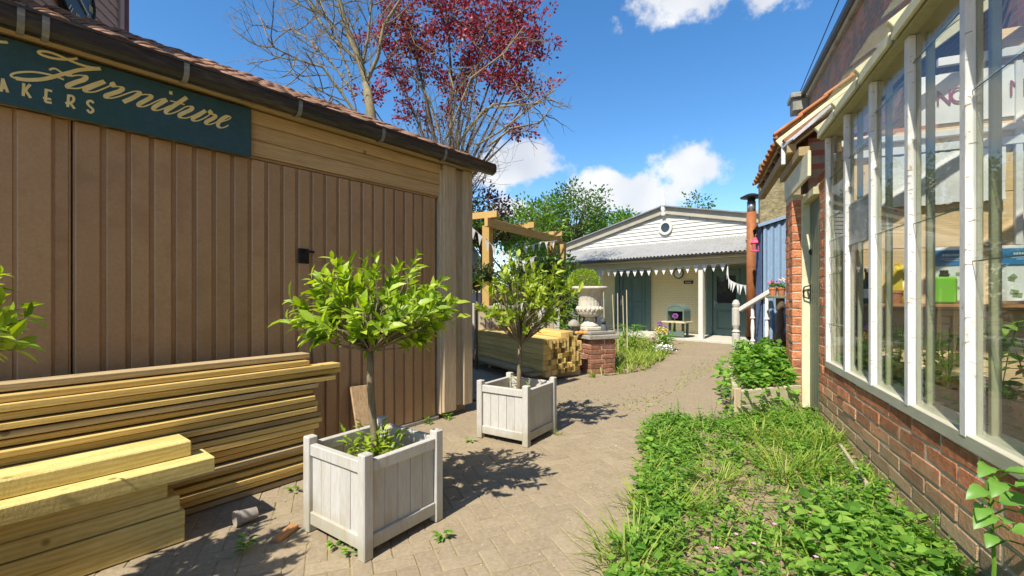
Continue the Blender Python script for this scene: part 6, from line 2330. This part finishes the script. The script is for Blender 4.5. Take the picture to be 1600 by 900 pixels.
for i, (px, py, Y, cc, n_, r_, lab) in enumerate(((1036, 545, 9.9, (.80, .78, .76), 160, .16, 'clump of white flowers at the end of the rear bed'), (1034, 519, 10.8, (.68, .56, .06), 110, .14, 'clump of yellow flowers in front of the porch'),
                                        (1022, 530, 10.2, (.60, .42, .44), 50, .14, 'faded pinkish flowers between the grass and the yellow clump'))):
    c = at(px, py, Y)
    t = thing('flower_clump', lab, 'flowers', (c.x, c.y, 0), 0, 'flower clumps in the rear bed')
    fb = MB(); lf = MB()
    for k in range(n_):
        p = Vector((R.gauss(0, r_ * .6), R.gauss(0, r_ * .5), max(.06, c.z + R.gauss(0, .05))))
        for j in range(4):
            fb.leaflet(p, Vector((R.uniform(-1, 1), R.uniform(-1, 1), .5)), UP, .035, .025)
        lf.blade((p.x * .6, p.y * .6, 0), (p.x * .3, p.y * .3, 1), (.05, .05, 0), p.z, .008)
    stuff(fb.build('petals', mat('clump_petal_%d' % i, cc, tuple(min(1, v * 1.1) for v in cc), 20, .7, 0, rnd=0), t, fix=False))
    stuff(lf.build('stems', m_grass, t, fix=False))

# weeds in the paving joints
spots = ((385, 865, .09, 10, 'upright weed in the shade of leaves at the lower left'), (457, 770, .05, 5, 'small round-leaved weed between the decking stack and the nearest planter'), (690, 842, .05, 8, 'low weed right of the nearest planter'),
         (523, 856, .035, 5, 'tiny weed by the left foot of the nearest planter'), (548, 868, .04, 5, 'weed under the front rail of the nearest planter'), (338, 745, .10, 9, 'tall wispy weed growing beside the flower pot'),
         (700, 655, .05, 8, 'weed at the foot of the garage corner post'), (670, 662, .05, 8, 'weed along the garage threshold'), (870, 680, .04, 6, 'grass tuft at the right foot of the second planter'), (400, 745, .12, 6, 'grassy weed leaning out of the decking stack'),
         (925, 590, .10, 14, 'grass tuft at the foot of the brick pedestal'), (735, 690, .04, 5, 'weed left of the second planter'))
for i, (px, py, h, n_, lab) in enumerate(spots):
    c = gp(px, py)
    t = thing('paving_weed', lab, 'weed', c, 0, 'weeds growing between the pavers')
    lf = MB()
    grassy = 'grass' in lab or 'wispy' in lab
    for k in range(n_ * (3 if grassy else 2)):
        a = R.uniform(0, 2 * PI)
        if grassy:
            lf.blade((R.uniform(-.04, .04), R.uniform(-.04, .04), 0), (math.cos(a) * .4, math.sin(a) * .4, 1), Vector((math.cos(a), math.sin(a), -.3)) * .5, h * R.uniform(.8, 1.8), .007)
        else:
            lf.leaf((math.cos(a) * .012, math.sin(a) * .012, R.uniform(.1, 1) * h), Vector((math.cos(a), math.sin(a), R.uniform(0, .7))), UP, R.uniform(.03, .06), R.uniform(.014, .026), .2, .3)
    lf.build('leaves', m_grass if grassy else m_weed, t, fix=False)
# crumbs of soil, grit and dry bits on the pavers
lt = MB()
for k in range(1500):
    y = 1.9 + 5.5 * R.random() ** 1.6
    x = R.uniform(-1.9, 1.6)
    if not inpoly(x, y, PATH):
        continue
    edge = abs(x - (.43 + (y - 2.1) * .42))
    if R.random() > .25 + .75 * math.exp(-edge * 4) + .3 * (math.sin(x * 3.1 + y * 2.2) > .5):
        continue
    r_ = R.uniform(.0015, .005) * (1.8 if R.random() < .04 else 1)
    lt.box((x, y, r_ * .5), (r_ * 2.2, r_ * 1.6, r_), r_ * .3, Euler((R.random() * .5, R.random() * .5, R.random() * 3)).to_matrix())
lo = lt.build('path_grit', mat('pale_grit', (.36, .28, .18), (.62, .54, .42), 60, .95, 0, rnd=0), None, fix=False)
stuff(tag(lo, 'crumbs of soil and pale grit scattered on the pavers', 'grit'))
dg_ = MB()
for k in range(420):
    y = 1.95 + 4.5 * R.random() ** 1.4
    x = R.uniform(-1.8, 1.5)
    if inpoly(x, y, PATH) and math.sin(x * 4.2 + 1.7 * y) + math.sin(y * 5.1 - x) > .1:
        a = R.uniform(0, 2 * PI)
        dg_.blade((x, y, .001), (math.cos(a), math.sin(a), .12), Vector((math.cos(a + 1), math.sin(a + 1), 0)) * .3, R.uniform(.015, .05), .003)
do = dg_.build('dry_grass_litter', leafmat('dry_grass', (.30, .22, .08), (.42, .34, .13), (.52, .46, .2), .2, .7, .1), None, fix=False)
stuff(tag(do, 'dry straw-coloured grass litter lying on the pavers', 'litter'))
# dry moss and grass wisps along the joints further up the path
ms = MB()
for k in range(900):
    y = R.uniform(5.0, 12.5)
    side = R.random()
    x = (2.3 + (y - 6.2) * .72 - abs(R.gauss(0, .25))) if side < .6 else (1.5 + (y - 7.25) * .62 + abs(R.gauss(0, .25)))
    if y < 7.2 and side >= .6:
        x = R.uniform(.4, 1.8)
    if not inpoly(x, y, PATH):
        continue
    a = R.uniform(0, 2 * PI)
    ms.blade((x, y, 0), (math.cos(a) * .8, math.sin(a) * .8, .7), Vector((math.cos(a), math.sin(a), -.3)) * .4, R.uniform(.02, .05), .012)
mo = ms.build('path_edge_grass', m_grass, None, fix=False)
stuff(tag(mo, 'short grass wisps creeping over the path edges', 'grass'))
